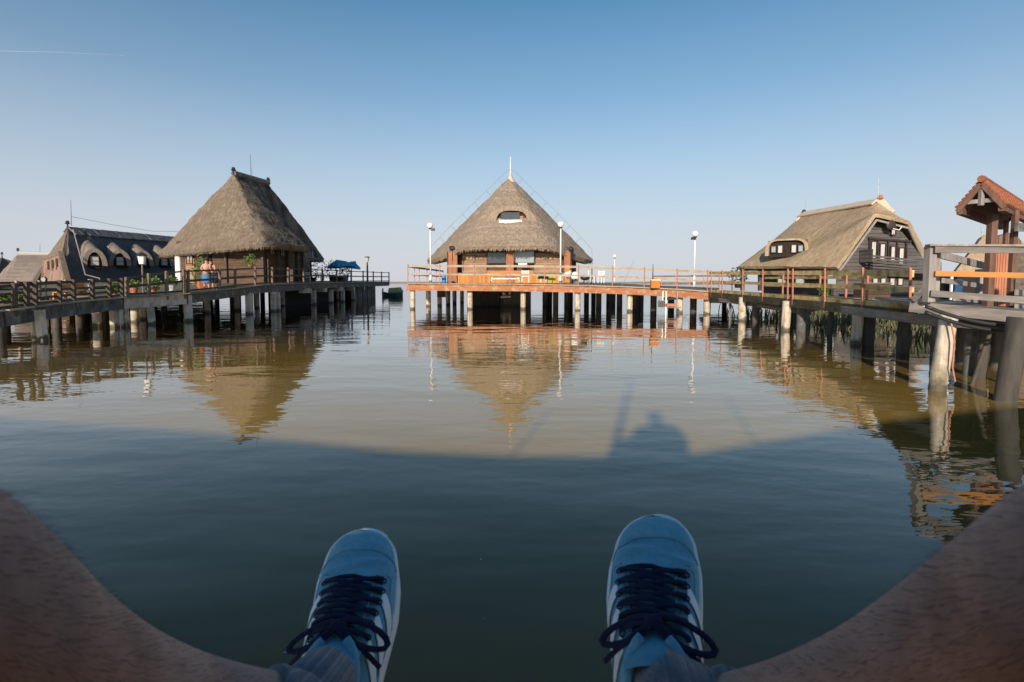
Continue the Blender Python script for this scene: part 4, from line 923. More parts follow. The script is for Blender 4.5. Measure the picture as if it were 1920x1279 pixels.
c = W(1063, 510, 33); MB().tube([c + V((0, 0, 0)), c + V((.05, 0, -.12)), c + V((.1, 0, -.5))], [.3, .27, .03], 10).build('canopy', M_white, t); MB().cyl(c + V((.1, 0, -.75)), c + V((0, 0, .1)), .02, n=6).build('pole', M_greyv, t)
t = thing('lounge_chair', 'round backed white plastic tub chair on a grey foot', 'chair', (X(1079, 33.2), 33.2, 1.64), 'chairs on the central platform')
c = W(1078, 518, 33.2); MB().ball(c, .26, 16, 10, (1, .5, 1.15)).build('backrest', M_white, t, smooth=True); MB().cyl(c + V((.05, 0, -.55)), c + V((.05, 0, -.2)), .2, .12, 12).build('foot', M_beam, t)
t = thing('barbecue', 'round black barbecue on thin legs near the white chairs', 'barbecue', (X(1099, 33.5), 33.5, 1.62))
c = W(1097, 520.5, 33.5); MB().ball(c, .26, 16, 8, (1.25, 1, .75)).build('bowl', M_black, t, smooth=True)
for a in (0, 2.1, 4.2): MB().cyl(c, c + V((.25 * math.cos(a), .25 * math.sin(a), -.42)), .02, n=5).build('leg', M_steel, t)
MB().cyl(c + V((.45, 0, -.5)), c + V((.45, 0, .75)), .035, n=6).build('flue', M_black, t)
t = thing('rain_barrel', 'bright blue upright barrel left of the orange wall', 'barrel', (X(832.5, 34.5), 34.5, 1.66))
c = V((X(832.5, 34.5), 34.5, 1.66)); MB().tube([c, c + V((0, 0, .1)), c + V((0, 0, .25)), c + V((0, 0, .5)), c + V((0, 0, .62))], [.13, .15, .155, .15, .12], 16).build('body', M_blue, t, smooth=True)
MB().cyl(c + V((0, 0, .62)), c + V((0, 0, .66)), .07, n=10).build('lid', M_white, t)
t = thing('float_ball', 'white round buoy at the foot of the platform lamp', 'buoy', W(1051, 526, 32.4))
MB().ball(W(1051, 524.5, 32.4), .16, 14, 10, (1, 1, 1.3)).build('body', M_white, t, smooth=True); MB().cyl(W(1051, 519, 32.4), W(1051, 516.5, 32.4), .03, n=6).build('loop', M_black, t)
t = thing('meter_cabinet', 'rusty orange cabinet with a pale lid on the walkway rail', 'cabinet', W(1228, 541, 28.2))
c = W(1228, 533, 28.2); MB().box(c, (.46, .3, .42)).build('body', mat('rust_panel', (.6, .2, .03), (.42, .13, .03), 9), t, bevel=.01); MB().box(c + V((0, 0, .23)), (.52, .36, .04)).build('lid', M_white, t)
tag(MB().cyl(W(1164, 541, 29.4), W(1189, 488, 29.4), .014, .006, 6).build('fishing_rod', M_steel), 'thin fishing rod leaning over the walkway rail', 'fishing rod')
tag(MB().tube([W(1224, 541, 28.4), W(1224, 520, 28.4), W(1224.5, 495, 28.4)], [.04, .03, .012], 6).build('marker_pole', M_black), 'dark pointed pole rising behind the rusty cabinet', 'pole')
t = thing('boat_lift', 'jumble of hoists and pale bottles hanging under the walkway', 'hoist', W(1255, 560, 27.6))
Yb = 27.5
for px in (1243, 1249, 1270): MB().bar(W(px, 546, Yb), W(px - 1, 576 if px != 1249 else 598, Yb), .06, .05, up=(0, 1, 0)).build('upright', M_white if px != 1270 else M_greyv, t)
MB().box(W(1257, 560, Yb + .2), (.75, .3, .12)).build('crosspiece', M_black, t); MB().box(W(1257, 572, Yb + .1), (.6, .25, .16)).build('motor', M_rust, t); MB().box(W(1262, 576.5, Yb + .1), (.7, .3, .05)).build('tray', M_grey, t)
for px in (1236, 1241, 1245): MB().tube([W(px, 576, Yb - .1), W(px, 566, Yb - .1), W(px, 563, Yb - .1)], [.07, .07, .03], 8).build('bottle', M_conc, t)

# ------------------------------------------------------------------ left terrace: people, parasols, boat, planter
def person(label, foot, h, lean, arms, shirt, pants, hair, rz=0, head_t=(0, 0), skirt=False, bare=False):
    foot = V(foot); t = thing('person', label, 'person', foot, 'people leaning on the terrace railing'); Mz = Matrix.Rotation(rz, 3, 'Z'); s = h / 1.7
    P = lambda a, b, c: foot + Mz @ V((a * s, b * s, c * s))
    J = {'pel': P(0, 0, .93), 'ch': P(lean[0] * .6, lean[1] * .6, 1.22), 'nk': P(lean[0], lean[1], 1.45), 'hd': P(lean[0] + head_t[0], lean[1] + head_t[1], 1.6), 'tp': P(lean[0] + head_t[0], lean[1] + head_t[1], 1.7)}
    vs = [J['pel'], J['ch'], J['nk'], J['hd'], J['tp']]; rd = [.14, .14, .06, .085, .06]; ed = [(0, 1), (1, 2), (2, 3), (3, 4)]
    def chain(root, pts, rr):
        a = root
        for p, r in zip(pts, rr): vs.append(p); rd.append(r); ed.append((a, len(vs) - 1)); a = len(vs) - 1
    for sx in (-1, 1):
        chain(0, [P(sx * .1, 0, .86), P(sx * .1, -.03, .48), P(sx * .1, .02, .09), P(sx * .11, -.12, .04)], [.09, .06, .042, .035])
        ex, hx = arms[0 if sx < 0 else 1]
        chain(1, [P(lean[0] + sx * .18, lean[1], 1.38), P(*ex), P(*hx), P(hx[0], hx[1] - .07, hx[2] - .02)], [.055, .042, .03, .025])
    me = bpy.data.meshes.new('person_body'); me.from_pydata([tuple(v - foot) for v in vs], ed, []); me.materials.append(M_skin)
    o = bpy.data.objects.new('body', me); sc.collection.objects.link(o); o.parent = t; BASE[o.name] = foot
    sk = o.modifiers.new('skin', 'SKIN'); sk.use_smooth_shade = True
    for v, r in zip(me.skin_vertices[0].data, rd): v.radius = (r * s, r * s)
    me.skin_vertices[0].data[0].use_root = True
    ss = o.modifiers.new('sub', 'SUBSURF'); ss.levels = 2; ss.render_levels = 2
    if not bare:
        MB().tube([P(0, 0, .88), P(lean[0] * .3, lean[1] * .3, 1.05), J['ch'], P(lean[0] * .9, lean[1] * .9, 1.36), P(lean[0], lean[1], 1.43)], [.18 * s, .165 * s, .185 * s, .17 * s, .07 * s], 14).build('shirt', shirt, t, smooth=True)
    if skirt: MB().tube([P(0, 0, .98), P(0, 0, .85), P(0, 0, .45)], [.16 * s, .2 * s, .23 * s], 14, cap=False).build('skirt', pants, t, smooth=True)
    else:
        MB().tube([P(0, 0, 1.0), P(0, 0, .84)], [.17 * s, .19 * s], 14).build('waistband', pants, t, smooth=True)
        for sx in (-1, 1): MB().tube([P(sx * .08, 0, .9), P(sx * .1, -.02, .7), P(sx * .1, -.03, .46)], [.12 * s, .11 * s, .09 * s], 12).build('trouser_leg', pants, t, smooth=True)
    hd = J['hd']; MB().ball(hd + V((0, .02, .035)) * s, .112 * s, 12, 8, (.95, 1, 1)).build('hair', hair, t, smooth=True)
    return t
yp = 24.6
zf = W(390, 547, yp).z
person('person in pale top and blue skirt leaning on the railing, left of the pair', (W(388, 540, yp).x, yp, zf), 1.62, (.12, -.2, 0),
       [((-.12, -.28, 1.15), (.08, -.5, 1.08)), ((.3, -.3, 1.15), (.22, -.52, 1.08))], mat('peach_top', (.55, .33, .25), (.45, .27, .2), 10), M_denim, M_hair, .1, (.02, -.05), skirt=True)
person('bare armed person in dark shorts leaning on the railing, right of the pair', (W(403, 538, yp + .1).x, yp + .1, zf), 1.58, (-.04, -.18, 0),
       [((-.3, -.3, 1.15), (-.12, -.5, 1.08)), ((.26, -.3, 1.15), (.22, -.52, 1.08))], M_darkcl, M_darkcl, M_hair, -.1, (-.03, -.05), bare=True)
t = thing('planter', 'square orange clay planter behind the railing by the people', 'planter', W(379, 541, 25.2)); c = W(379, 533, 25.2)
MB().tube([c + V((0, 0, -.28)), c + V((0, 0, .2)), c + V((0, 0, .25))], [.2, .27, .3], 4).build('box', M_clay, t); MB().box(c + V((0, 0, .22)), (.34, .34, .04)).build('soil', M_void, t)
t = thing('bench', 'orange brown wooden bench behind the dark left railing', 'bench', W(130, 556, 19.4))
a, b = W(106, 556, 19.4), W(155, 551, 20.4)
MB().bar(dz(a, .14), dz(b, .14), .35, .05).build('seat', M_newwood, t); MB().bar(dz(a, .34) + V((-.1, .2, 0)), dz(b, .34) + V((-.1, .2, 0)), .04, .2).build('backrest', M_newwood, t)
for p in (a, b): MB().box(dz(p, 0), (.06, .3, .28)).build('leg', M_newwood, t)
def parasol(px, py, Y, w_, label, tilt, seed):
    t = thing('parasol', label, 'parasol', (X(px, Y), Y, 1.7), 'blue parasols'); c = W(px, py, Y); n = 8; mb = MB(); vs = [c + V((tilt * .05, 0, .42))]; Mt = Matrix.Rotation(R(tilt), 3, 'Y')
    for ring, (rr, zz) in enumerate(((.5, .24), (1.0, -.08), (1.0, -.26))):
        for k in range(n * 2):
            a = math.pi * k / n; sg = (1.0 if k % 2 == 0 else .93); vs.append(c + Mt @ V((w_ * rr * sg * math.cos(a), w_ * rr * sg * math.sin(a), zz)))
    K = n * 2; fs = [(0, 1 + k, 1 + (k + 1) % K) for k in range(K)]
    for r in range(2): fs += [(1 + r * K + k, 1 + (r + 1) * K + k, 1 + (r + 1) * K + (k + 1) % K, 1 + r * K + (k + 1) % K) for k in range(K)]
    mb.v = vs; mb.f = fs
    m = mat('parasol_cloth_' + str(seed), (.03, .36, .62), (.02, .12, .35), 2.6, rough=.7, c3=(.5, .6, .62), c3amt=.8, det=2)
    mb.build('canopy', m, t); MB().cyl((c.x, Y, 1.7), c + V((0, 0, .4)), .04, n=6).build('pole', M_white, t)
parasol(637, 496, 45, 1.15, 'turquoise and blue parasol, left and larger of the pair', -6, 1)
parasol(659, 498, 46.5, .85, 'deep blue parasol, right and smaller of the pair', 8, 2)
t = thing('cafe_table', 'dark brown table between the plants under the parasols', 'table', W(634, 528, 44.6)); c = W(634, 523, 44.6)
MB().box(c + V((0, 0, .18)), (1.2, .7, .06)).build('table_top', M_redcol, t); MB().box(c + V((0, 0, -.1)), (.9, .5, .5)).build('leg', M_void, t)
for px, Y, lb in ((597, 41.5, 'white chair left of the small figure on the far terrace'), (576, 39.5, 'pale chair behind the corner post of the grey thatched house')):
    chair(px, Y, lb, M_white, .5, 1.68, 'chairs on the far terrace')
yq = 42.5
tt = person('small bare chested figure standing upright on the far terrace', (W(605.5, 528, yq).x, yq, 1.65), 1.0, (0, 0, 0), [((-.2, 0, 1.15), (-.2, -.05, .9)), ((.2, 0, 1.15), (.2, -.05, .9))], M_clay, M_rust, M_hair, 0, bare=True)
tt['group'] = 'people on the far terrace'
# moored boat
t = thing('boat', 'small moored boat with an olive and ochre tarpaulin near the gap', 'boat', W(735, 556, 61)); Yb = 61; zb = 0
xl, xr = X(716, Yb), X(755, Yb); vs = []; fs = []; K = 9
for i in range(K):
    f = i / (K - 1); x = xl + (xr - xl) * f; wv = .6 * (1 - abs(2 * f - 1) ** 3) + .08; sh_ = .42 + .25 * (2 * f - 1) ** 2
    vs += [V((x, Yb - wv, sh_)), V((x, Yb - wv * .6, -.05)), V((x, Yb + wv * .6, -.05)), V((x, Yb + wv, sh_))]
for i in range(K - 1):
    for k in range(4): fs.append((i * 4 + k, i * 4 + (k + 1) % 4, i * 4 + 4 + (k + 1) % 4, i * 4 + 4 + k))
fs += [(0, 1, 2, 3), tuple((K - 1) * 4 + k for k in (3, 2, 1, 0))]
mb = MB(); mb.v = vs; mb.f = fs; mb.build('hull', mat('teal_hull', (.04, .1, .13), (.02, .05, .07), 4), t)
M_tarp = mat('tarpaulin', (.45, .36, .14), (.2, .2, .09), 3)
a = xl + .75; MB().tube([V((a, Yb, .6)), V((a + .15, Yb, .65)), V((xr - .3, Yb, .72)), V((xr - .05, Yb, .5))], [.12, .42, .45, .2], 10).build('tarpaulin', M_tarp, t)
MB().box((xl + .1, Yb, .75), (.12, .2, .5)).build('outboard_motor', M_black, t)
# ------------------------------------------------------------------ contrail
mb = MB(); cps = [D(-140, 91, 5200), D(0, 95.5, 5200), D(110, 98, 5200), D(236, 104.5, 5200)]
mb.tube(cps, [4.5, 4, 3, 1], 8)
m = bpy.data.materials.new('vapour'); m.use_nodes = True; b = m.node_tree.nodes['Principled BSDF']; b.inputs['Base Color'].default_value = (.8, .8, .8, 1); b.inputs['Alpha'].default_value = .09; b.inputs['Roughness'].default_value = 1
tag(mb.build('contrail', m), 'faint white vapour trail high in the blue sky', 'vapour trail', None, 'stuff')

# ------------------------------------------------------------------ the deck the photographer sits on
od = thing('jetty', 'plank jetty the photographer sits on, its edge just behind the camera', 'jetty', (0, -.1, 1.1))
JZ = 1.55
deck(od, [V((-9, 1.7, JZ)), V((-5.5, 1.0, JZ)), V((-4, .62, JZ)), V((-2.5, .2, JZ)), V((-1.3, .05, JZ)), V((-.3, .06, JZ)), V((.5, .14, JZ)), V((1.9, .72, JZ)), V((3.2, 1.3, JZ)), V((6, 2.2, JZ)), V((7, -4.5, JZ)), V((-9, -4.5, JZ))], .12, M_deck)  # front edge bent so that its shadow curves across the water
for x in (-5.5, -2.5, .5, 3.5, 6.0): pile(od, (x, -1.6, JZ - .1), .15)
for nm, lb, x, y, r, zt_ in (('post', 'thick mooring post standing on the jetty behind the photographer', -.52, -.55, .04, 3.0), ('pole', 'thin leaning pole on the jetty, left of the photographer', -1.5, -.5, .012, 2.3), ('pole', 'thin pole on the jetty, right of the photographer', .95, -.6, .011, 2.7)):
    tag(MB().cyl((x, y, JZ), (x + .02, y, zt_), r, r * .9, 10).build('mooring_' + nm, M_greyv), lb, nm)

# ------------------------------------------------------------------ the photographer: legs and sneakers
M_skinleg = mat('leg_skin', (.5, .28, .205), (.27, .145, .11), 18, (1, 1, 1), rough=.6, bump=.0015, c3=(.26, .18, .16), c3amt=.8)
M_hairleg = mat('leg_hair', (.14, .09, .07), (.08, .05, .04), 30)
M_canvas = mat('blue_suede', (.19, .39, .49), (.135, .32, .42), 160, rough=.95, bump=.0004, spec=.1, c3=(.25, .44, .53), c3amt=.5)
M_canvas2 = mat('blue_suede_panel', (.16, .345, .45), (.12, .285, .39), 160, rough=.95, bump=.0004, spec=.1)
for m_ in (M_canvas, M_canvas2):
    b_ = m_.node_tree.nodes['Principled BSDF']; b_.inputs['Sheen Weight'].default_value = .25; b_.inputs['Sheen Roughness'].default_value = .35; b_.inputs['Sheen Tint'].default_value = (.7, .85, 1, 1)
M_stripe = mat('pale_stripe', (.86, .88, .9), (.78, .8, .83), 80, rough=.5)
M_sole = mat('white_rubber', (.86, .86, .86), (.76, .77, .78), 40, rough=.55)
M_lace = mat('navy_lace', (.012, .017, .05), (.007, .01, .03), 300, rough=.9, bump=.0006)
M_sock = planks('grey_sock', (.27, .25, .27), (.19, .175, .19), 'X', .0035, gap=(.12, .11, .12), scale=120, rough=.95)
STA = [(-.195, .004, .055), (-.19, .022, .065), (-.17, .034, .068), (-.13, .038, .07), (-.09, .041, .085), (-.05, .046, .078), (-.01, .051, .067), (.03, .052, .056), (.06, .0475, .047), (.082, .039, .039), (.098, .027, .031), (.108, .014, .024), (.112, .002, .02)]
def hw(y):
    if y > .055:
        q = min(1, (y - .055) / .0575); e = (1 - q * q) ** .5; return .048 * e, .021 + .028 * e ** .8
    for a, b in zip(STA[:-1], STA[1:]):
        if a[0] <= y <= b[0]:
            t = (y - a[0]) / (b[0] - a[0]); return a[1] + (b[1] - a[1]) * t, a[2] + (b[2] - a[2]) * t
    return (STA[0][1:] if y < STA[0][0] else STA[-1][1:])
Z0 = .026
def surf(y, s, off=0.0, side=1):
    w_, hh = hw(y); a = s * math.pi / 2; sa, ca = math.sin(a), math.cos(a)
    x = (w_ + off) * math.copysign(abs(sa) ** .82, sa); z = Z0 + (hh - Z0 + off) * abs(ca) ** .78
    bend = .006 * side * max(0, (y + .02)) / .13                # toes swing a little inward
    cre = .0034 * math.sin(y * 150 + s * 2.2 * side) * math.exp(-((y - .035) / .028) ** 2) * abs(ca)
    fo = .0032 * math.exp(-((y - .074 + 9 * x * x) / .0055) ** 2) + .0034 * math.exp(-((y - .036 - .22 * x * side) / .006) ** 2) - .0026 * math.exp(-((y - .052 + .1 * x) / .006) ** 2)
    return V((x - bend * 2, y, z + cre * .6 + fo * min(1, abs(ca) * 1.6)))
def sneaker(name_label, par, Mx, side):
    base = BASE[par.name]
    def put(pts): return [Mx @ p for p in pts]
    def B(mb, name, m, parent, smooth=True, bevel=0):
        mb.v = [Mx @ p for p in mb.v]; return mb.build(name, m, parent, smooth, bevel)
    root = None
    # upper
    mb = MB(); ys = [-.195 + .20 * (i / 30) for i in range(30)] + [.005 + .05 * (i / 18) for i in range(18)] + [.055 + .0575 * math.sin(math.pi / 2 * i / 12) for i in range(13)]; K = 33
    for y in ys:
        for k in range(K):
            s = -1 + 2 * k / (K - 1); mb.v.append(surf(y, s, 0, side))
    for i in range(60):
        for k in range(K - 1):
            ym = (ys[i] + ys[i + 1]) / 2; sm = abs(-1 + 2 * (k + .5) / (K - 1))
            if -.19 < ym < -.085 and sm < .52: continue           # ankle opening
            mb.f.append((i * K + k, i * K + k + 1, (i + 1) * K + k + 1, (i + 1) * K + k))
    up = B(mb, 'shoe', M_canvas, par); up['label'] = name_label
    # sole: swept outline
    out = []
    n = 48
    prof = [(-.197, 0)] + [(y, hw(y)[0]) for y in [-.19 + .245 * i / 18 for i in range(19)]] + [(.055 + .0585 * math.sin(a_), .048 * math.cos(a_)) for a_ in [math.pi / 2 * i / 12 for i in range(1, 12)]] + [(.1135, 0)]
    def outline(o, z, zs=1):
        L_ = []
        for y, w_ in prof: L_.append(surf(y, 1, 0, side) * V((0, 1, 0)) if False else V((w_ + o * (1 if w_ > 0 else 0) - .012 * side * max(0, y + .02) / .13, y + (o if y > .1 else (-o if y < -.19 else 0)), z)))
        for y, w_ in prof[::-1][1:-1]: L_.append(V((-(w_ + o) - .012 * side * max(0, y + .02) / .13, y, z)))
        return L_
    mb = MB(); layers = [outline(.0015, -.003), outline(.0036, .001), outline(.004, .012), outline(.0034, Z0 + .002), outline(.0022, Z0 + .005), outline(-.002, Z0 + .0055)]
    m_ = len(layers[0])
    for L_ in layers: mb.v += L_
    for i in range(len(layers) - 1):
        for k in range(m_): mb.f.append((i * m_ + k, i * m_ + (k + 1) % m_, (i + 1) * m_ + (k + 1) % m_, (i + 1) * m_ + k))
    mb.f.append(tuple(range(m_))[::-1])
    B(mb, 'sole', M_sole, up)
    def patch(rows, name, m, off=.0016, parent=None, thick=True):        # rows: (y, s0, s1)
        mb = MB(); K2 = 9
        for y, s0, s1 in rows:
            for k in range(K2):
                s = s0 + (s1 - s0) * k / (K2 - 1); e = off if 0 < k < K2 - 1 else off * .2; mb.v.append(surf(y, s, e, side))
        for i in range(len(rows) - 1):
            for k in range(K2 - 1): mb.f.append((i * K2 + k, i * K2 + k + 1, (i + 1) * K2 + k + 1, (i + 1) * K2 + k))
        return B(mb, name, m, parent or up)
    # tongue and quarters
    mb = MB(); K2 = 9; rows = [(-.125, .108), (-.118, .107), (-.1, .099), (-.08, .0855), (-.04, .0765), (-.005, .0685), (.008, .064)]
    for i, (y, z) in enumerate(rows):
        for k in range(K2):
            u = -1 + 2 * k / (K2 - 1); wd_ = .03 - .004 * (i > 3); mb.v.append(V((u * wd_, y + .012 * (1 - u * u) * (-1 if i < 2 else 0) * 0, z - .011 * u * u - .0015)))
    for i in range(len(rows) - 1):
        for k in range(K2 - 1): mb.f.append((i * K2 + k, i * K2 + k + 1, (i + 1) * K2 + k + 1, (i + 1) * K2 + k))
    tg = B(mb, 'tongue', M_canvas2, up)
    for sx in (-1, 1):
        rws = []
        for i in range(22):
            y = .018 - (.152) * i / 21; inner = .27 if y < .010 else .27 + .35 * ((y - .010) / .008) ** 2
            outer = (.62 if y > -.02 else .62 + .36 * min(1, (-.02 - y) / .02)) if y < .012 else .62 - .2 * ((y - .012) / .006)
            rws.append((y, sx * inner, sx * outer))
        patch(rws, 'quarter', M_canvas2, .0028)
        # stitched edge line
        pts = [surf(y, s, .0032, side) for y, s0, s in rws] ; mb = MB(); mb.tube([p for p in pts], .0009, 5)
        pts2 = [surf(.018 - .152 * i / 21, sx * (rws[i][1] * sx + .0), .0034, side) for i in range(22)]; mb.tube(pts2, .0013, 6)
        B(mb, 'seam', M_canvas, up)
        # three slanting stripes
        for j in range(3):
            ya = -.024 - j * .033; mb = MB(); n_ = 8
            for i in range(n_ + 1):
                t = i / n_; y = ya + .012 - .036 * t * (1 if True else 0); s = .46 + .52 * t
                for e in (0, 1): mb.v.append(surf(y - e * .0185, sx * s, .0046 if (0 < i < n_) else .0036, side))
            for i in range(n_): mb.f.append((i * 2, i * 2 + 1, i * 2 + 3, i * 2 + 2))
            B(mb, 'stripe', M_stripe, up)
    # toe stitching
    mb = MB(); pts = [surf(.062 - .03 * (abs(s) ** 2.2), s, .0007, side) for s in [-.92 + 1.84 * i / 30 for i in range(31)]]; mb.tube(pts, .0007, 5); B(mb, 'toe_seam', M_canvas2, up)
    # padded collar
    mb = MB(); pts = []
    for i in range(29):
        a = -math.pi * .5 - math.pi * .86 * (1 - 2 * i / 28) ; cx_ = .029 * math.cos(a) * 1.0; cy_ = -.14 + .052 * math.sin(a)
        pts.append(V((cx_, cy_, .071 + .018 * (math.sin(a) + 1) * .5 + .006)))
    mb.tube(pts, .0055, 10); B(mb, 'collar', M_canvas, up)
    # laces: flat bars, crossings, bow
    mb = MB(); LY = [.004, -.013, -.030, -.047, -.063, -.079]
    def flat(pts, w_=.0034, th=.0013):
        pts = [V(p) for p in pts]; 
        n0 = len(mb.v); nn = len(pts)
        for i, p in enumerate(pts):
            t = (pts[min(i + 1, nn - 1)] - pts[max(0, i - 1)]).normalized(); b = t.cross(V((0, 0, 1)))
            b = b.normalized() if b.length > .1 else V((1, 0, 0)); z = b.cross(t).normalized()
            for (a_, c_) in ((-1, 0), (-.6, 1), (.6, 1), (1, 0), (.6, -1), (-.6, -1)): mb.v.append(p + b * w_ * a_ + z * th * c_)
        for i in range(nn - 1):
            for k in range(6): mb.f.append((n0 + i * 6 + k, n0 + i * 6 + (k + 1) % 6, n0 + (i + 1) * 6 + (k + 1) % 6, n0 + (i + 1) * 6 + k))
    for i, y in enumerate(LY):
        flat([surf(y - (.004 if u > 0 else 0), u * .42, .0035 + .004 * (1 - u * u) + (.001 * i), side) for u in [-1 + 2 * k / 10 for k in range(11)]])
        if i < len(LY) - 1:
            for sx in (-1, 1): flat([surf(y + (LY[i + 1] - y) * (k / 10), sx * (.40 - .62 * k / 10), .0062 + .003 * math.sin(math.pi * k / 10) + .0012 * (sx > 0), side) for k in range(11)], .003)
    lc = B(mb, 'lace', M_lace, up)
    for y in LY:
        for sx in (-1, 1):
            mb = MB(); c_ = surf(y, sx * .44, .0035, side); e_ = [c_ + V((.0032 * math.cos(a_ / 10 * 6.2832), .0032 * math.sin(a_ / 10 * 6.2832), -.0012 * sx * math.cos(a_ / 10 * 6.2832))) for a_ in range(11)]
            mb.tube(e_, .0009, 5, cap=False); B(mb, 'eyelet', M_lace, up)
    mb = MB(); kz = surf(-.078, 0, .012, side); mb.ball(kz, .008, 10, 7, (1.3, 1, .7))
    for sx, L_, sp in ((-1, .052, .013), (1, .056, .016)):
        pts = []
        for i in range(15):
            a = math.pi * 2 * i / 14; pts.append(kz + V((sx * (L_ / 2 * (1 - math.cos(a))), sp * math.sin(a) * .8 - .006 * (1 - math.cos(a)), .004 - .010 * (1 - math.cos(a)))))
        flat(pts, .0036)
    for sx, dy in ((-1, -.03), (1, -.035)):
        flat([kz + V((sx * .05 * t, dy * t * (1.2 - .3 * t), .003 - .028 * t * t)) for t in [i / 8 for i in range(9)]], .003)
    B(mb, 'bow', M_lace, up)
    return up
def Mxf(o, a, b, c):
    return Matrix.Translation(o) @ (Matrix.Rotation(a, 4, 'Z') @ Matrix.Rotation(b, 4, 'X') @ Matrix.Rotation(c, 4, 'Y'))
ph = thing('person', 'photographer with bare legs and striped blue sneakers dangling over the water', 'person', (0, -.35, JZ))
ML = Mxf(V((-.205, .655, 1.255)), .072, .386, .015); MR = Mxf(V((.171, .591, 1.306)), -.198, .413, -.088)
pb = BASE[ph.name]
def pw_(p): return V(p) - pb
JV = []; JE = []; JR = []
def jadd(p, r, parent=None):
    JV.append(V(p)); JR.append(r)
    if parent is not None: JE.append((parent, len(JV) - 1))
    return len(JV) - 1
pelvis = jadd((0, -.42, JZ + .13), .13); ch = jadd((-.02, -.46, 1.9), .14, pelvis); nk = jadd((-.04, -.42, 2.06), .055, ch); hdj = jadd((-.05, -.36, 2.12), .085, nk); tp_ = jadd((-.05, -.35, 2.2), .06, hdj)
LEGS = {}
OUT = {-1: [(560, 1279, .2, -.98, .45, .034), (400, 1250, .2, -.98, .41, .040), (250, 1200, .42, -.91, .36, .047), (130, 1110, .65, -.76, .30, .053), (40, 1025, .8, -.6, .25, .053), (-22, 985, .86, -.5, .21, .053)],
       1: [(1330, 1279, -.2, -.98, .45, .034), (1450, 1255, -.2, -.98, .41, .040), (1600, 1200, -.42, -.91, .36, .047), (1750, 1100, -.65, -.76, .30, .053), (1860, 1025, -.8, -.6, .25, .053), (1942, 978, -.86, -.5, .21, .053)]}
for sx, Mx in ((-1, ML), (1, MR)):
    cps_ = []
    for (ox, oy, nx, ny, dd, rr_) in OUT[sx]:
        cps_.append((D(ox - nx * rr_ / dd * F, oy - ny * rr_ / dd * F, dd), rr_))
    kn = D(960 + sx * 1900, 880, .14); hp = jadd((sx * .11, -.36, JZ + .12), .1, pelvis); th_ = jadd(((sx * .11 + kn[0]) / 2, (kn[1] - .36) / 2, (kn[2] + JZ + .12) / 2), .082, hp)
    last = jadd(kn, .058, th_)
    for c_, r_ in cps_[::-1]: last = jadd(c_, r_, last)
    cf = cps_[3][0]; an = cps_[0][0]
    a2 = jadd(Mx @ V((0, -.145, .085)), .028, last); f1 = jadd(Mx @ V((0, -.06, .045)), .022, a2); f2 = jadd(Mx @ V((-.006 * sx, .06, .03)), .014, f1)
    LEGS[sx] = (kn, cps_[1][0], an)
    shd = jadd((-.03 + sx * .19, -.44, 1.98), .06, ch); el = jadd((-.02 + sx * .28, -.38, 1.74), .042, shd); wr = jadd((sx * .24, -.30, JZ + .1), .028, el); pa = jadd((sx * .24, -.24, JZ + .045), .024, wr)
    for q, (fx, fl) in enumerate(((-.032, .05), (-.011, .06), (.011, .056), (.03, .046))):
        a0 = jadd((sx * .24 + fx, -.20, JZ + .03), .011, pa); a1 = jadd((sx * .24 + fx * 1.3, -.20 + fl * .55, JZ + .026), .009, a0); jadd((sx * .24 + fx * 1.4, -.20 + fl, JZ + .012), .007, a1)
    a0 = jadd((sx * .24 - sx * .045, -.235, JZ + .03), .011, pa); jadd((sx * .24 - sx * .062, -.21, JZ + .016), .009, a0)
me = bpy.data.meshes.new('photographer_body'); me.from_pydata([tuple(pw_(v)) for v in JV], JE, []); me.materials.append(M_skinleg)
body = bpy.data.objects.new('body', me); sc.collection.objects.link(body); body.parent = ph
sk = body.modifiers.new('skin', 'SKIN'); sk.use_smooth_shade = True
for v, r in zip(me.skin_vertices[0].data, JR): v.radius = (r, r); v.use_root = False
me.skin_vertices[0].data[0].use_root = True
ss = body.modifiers.new('sub', 'SUBSURF'); ss.levels = 3; ss.render_levels = 3
# shirt, shorts, hair of the photographer
MB().tube([(0, -.42, JZ + .14), (-.01, -.45, 1.78), (-.03, -.45, 1.95), (-.04, -.44, 2.02), (-.04, -.42, 2.06)], [.2, .19, .21, .17, .07], 16).build('shirt', M_darkcl, ph, smooth=True)
for sx in (-1, 1):
    MB().tube([(-.03 + sx * .15, -.44, 1.99), (-.03 + sx * .22, -.42, 1.92), (-.02 + sx * .26, -.4, 1.81)], [.085, .075, .07], 12).build('sleeve', M_darkcl, ph, smooth=True)
    kn = V(LEGS[sx][0]); hp = V((sx * .11, -.36, JZ + .12)); MB().tube([hp.lerp(kn, -.1), hp.lerp(kn, .35), hp.lerp(kn, .78)], [.135, .12, .098], 14).build('shorts_leg', M_darkcl, ph, smooth=True)
MB().ball((-.05, -.38, 2.135), .105, 14, 10, (.95, 1.05, 1)).build('hair', M_hair, ph, smooth=True)
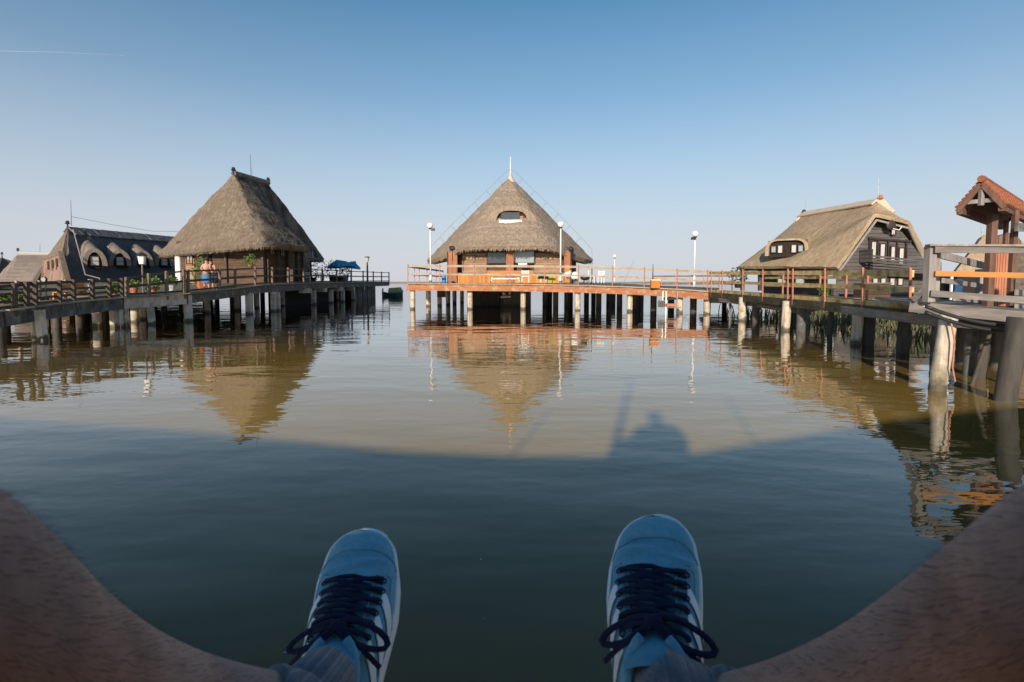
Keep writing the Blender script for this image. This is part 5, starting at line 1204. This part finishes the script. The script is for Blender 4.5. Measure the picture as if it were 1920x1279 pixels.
for sx, Mx, lb in ((-1, ML, 'left sneaker, blue with pale inner stripes and a drooping bow'), (1, MR, 'right sneaker, blue, closer to the middle of the lake')):
    BASE[ph.name] = pb
    sneaker('blue suede sneaker with navy laces and three pale stripes', ph, Mx, -sx)
    kn, cf, an = LEGS[sx]; an = V(an); lo = Mx @ V((0, -.145, .07)); upw = an.lerp(V(cf), .35)
    fr_ = (Mx @ V((0, -.10, .085)))
    mb = MB(); n_ = 10; pts = [lo.lerp(an, i / n_ * 1.0) for i in range(n_ + 1)] + [an.lerp(upw, (i + 1) / 4) for i in range(4)]
    rr = [.0365 + .0008 * (i % 2) for i in range(len(pts))]; rr[-1] = .0385; rr[-2] = .0395; mb.tube(pts, rr, 40)
    mb.tube([Mx @ V((0, -.10, .05)), Mx @ V((0, -.125, .07)), Mx @ V((0, -.14, .1)), an], [.024, .03, .033, .036], 32)
    mb.build('sock', M_sock, ph, smooth=True)
# short hairs on the shins
dg = bpy.context.evaluated_depsgraph_get(); ev = body.evaluated_get(dg); em = ev.to_mesh()
rnd = random.Random(11); fcs = [p for p in em.polygons if (p.center + pb).y > -.02 and (p.center + pb).y < .56 and (p.center + pb).z > 1.2]
mb = MB(); tot = sum(p.area for p in fcs); tgt = 15000
for p in fcs:
    n_ = tgt * p.area / max(tot, 1e-6); n_ = int(n_) + (rnd.random() < n_ - int(n_)); vs_ = [em.vertices[i].co for i in p.vertices]
    for _ in range(n_):
        a_, b_ = rnd.random(), rnd.random(); q = vs_[0].lerp(vs_[1], a_).lerp(vs_[3 % len(vs_)].lerp(vs_[2], a_), b_) + pb; nrm = V(p.normal)
        sx = -1 if q.x < 0 else 1; kn, cf, an = LEGS[sx]; dn = (V(an) - V(kn)).normalized()
        if (q - V(an)).dot(dn) > -.045: continue
        d_ = (dn * rnd.uniform(.6, 1) + nrm * rnd.uniform(.15, .5) + V((rnd.uniform(-.3, .3), rnd.uniform(-.3, .3), rnd.uniform(-.3, .3)))).normalized(); L_ = rnd.uniform(.004, .012)
        sd_ = d_.cross(nrm).normalized() * .00013; m1 = q + d_ * L_ * .5 + nrm * .001; e_ = q + d_ * L_
        mb.add([q - sd_, q + sd_, m1 + sd_ * .8, m1 - sd_ * .8, e_], [(0, 1, 2, 3), (3, 2, 4)])
ev.to_mesh_clear()
hr = mb.build('leg_hair', M_hairleg, ph); hr['kind'] = 'stuff'

# bits of down and leaf floating on the water
rnd = random.Random(21); mb = MB()
for i in range(60):
    Y = rnd.uniform(1.2, 16); x = rnd.uniform(-1, 1) * (Y + 1); r = rnd.uniform(.004, .011); a = rnd.uniform(0, 3)
    p = V((x, Y, .004)); u = V((math.cos(a), math.sin(a), 0)) * r; v_ = V((-math.sin(a), math.cos(a), 0)) * r * .5
    mb.add([p - u, p - v_, p + u, p + v_ + V((0, 0, .004))], [(0, 1, 2, 3)])
tag(mb.build('floating_specks', M_curt), 'tiny pale bits of down and leaf floating on the lake', 'debris', None, 'stuff')
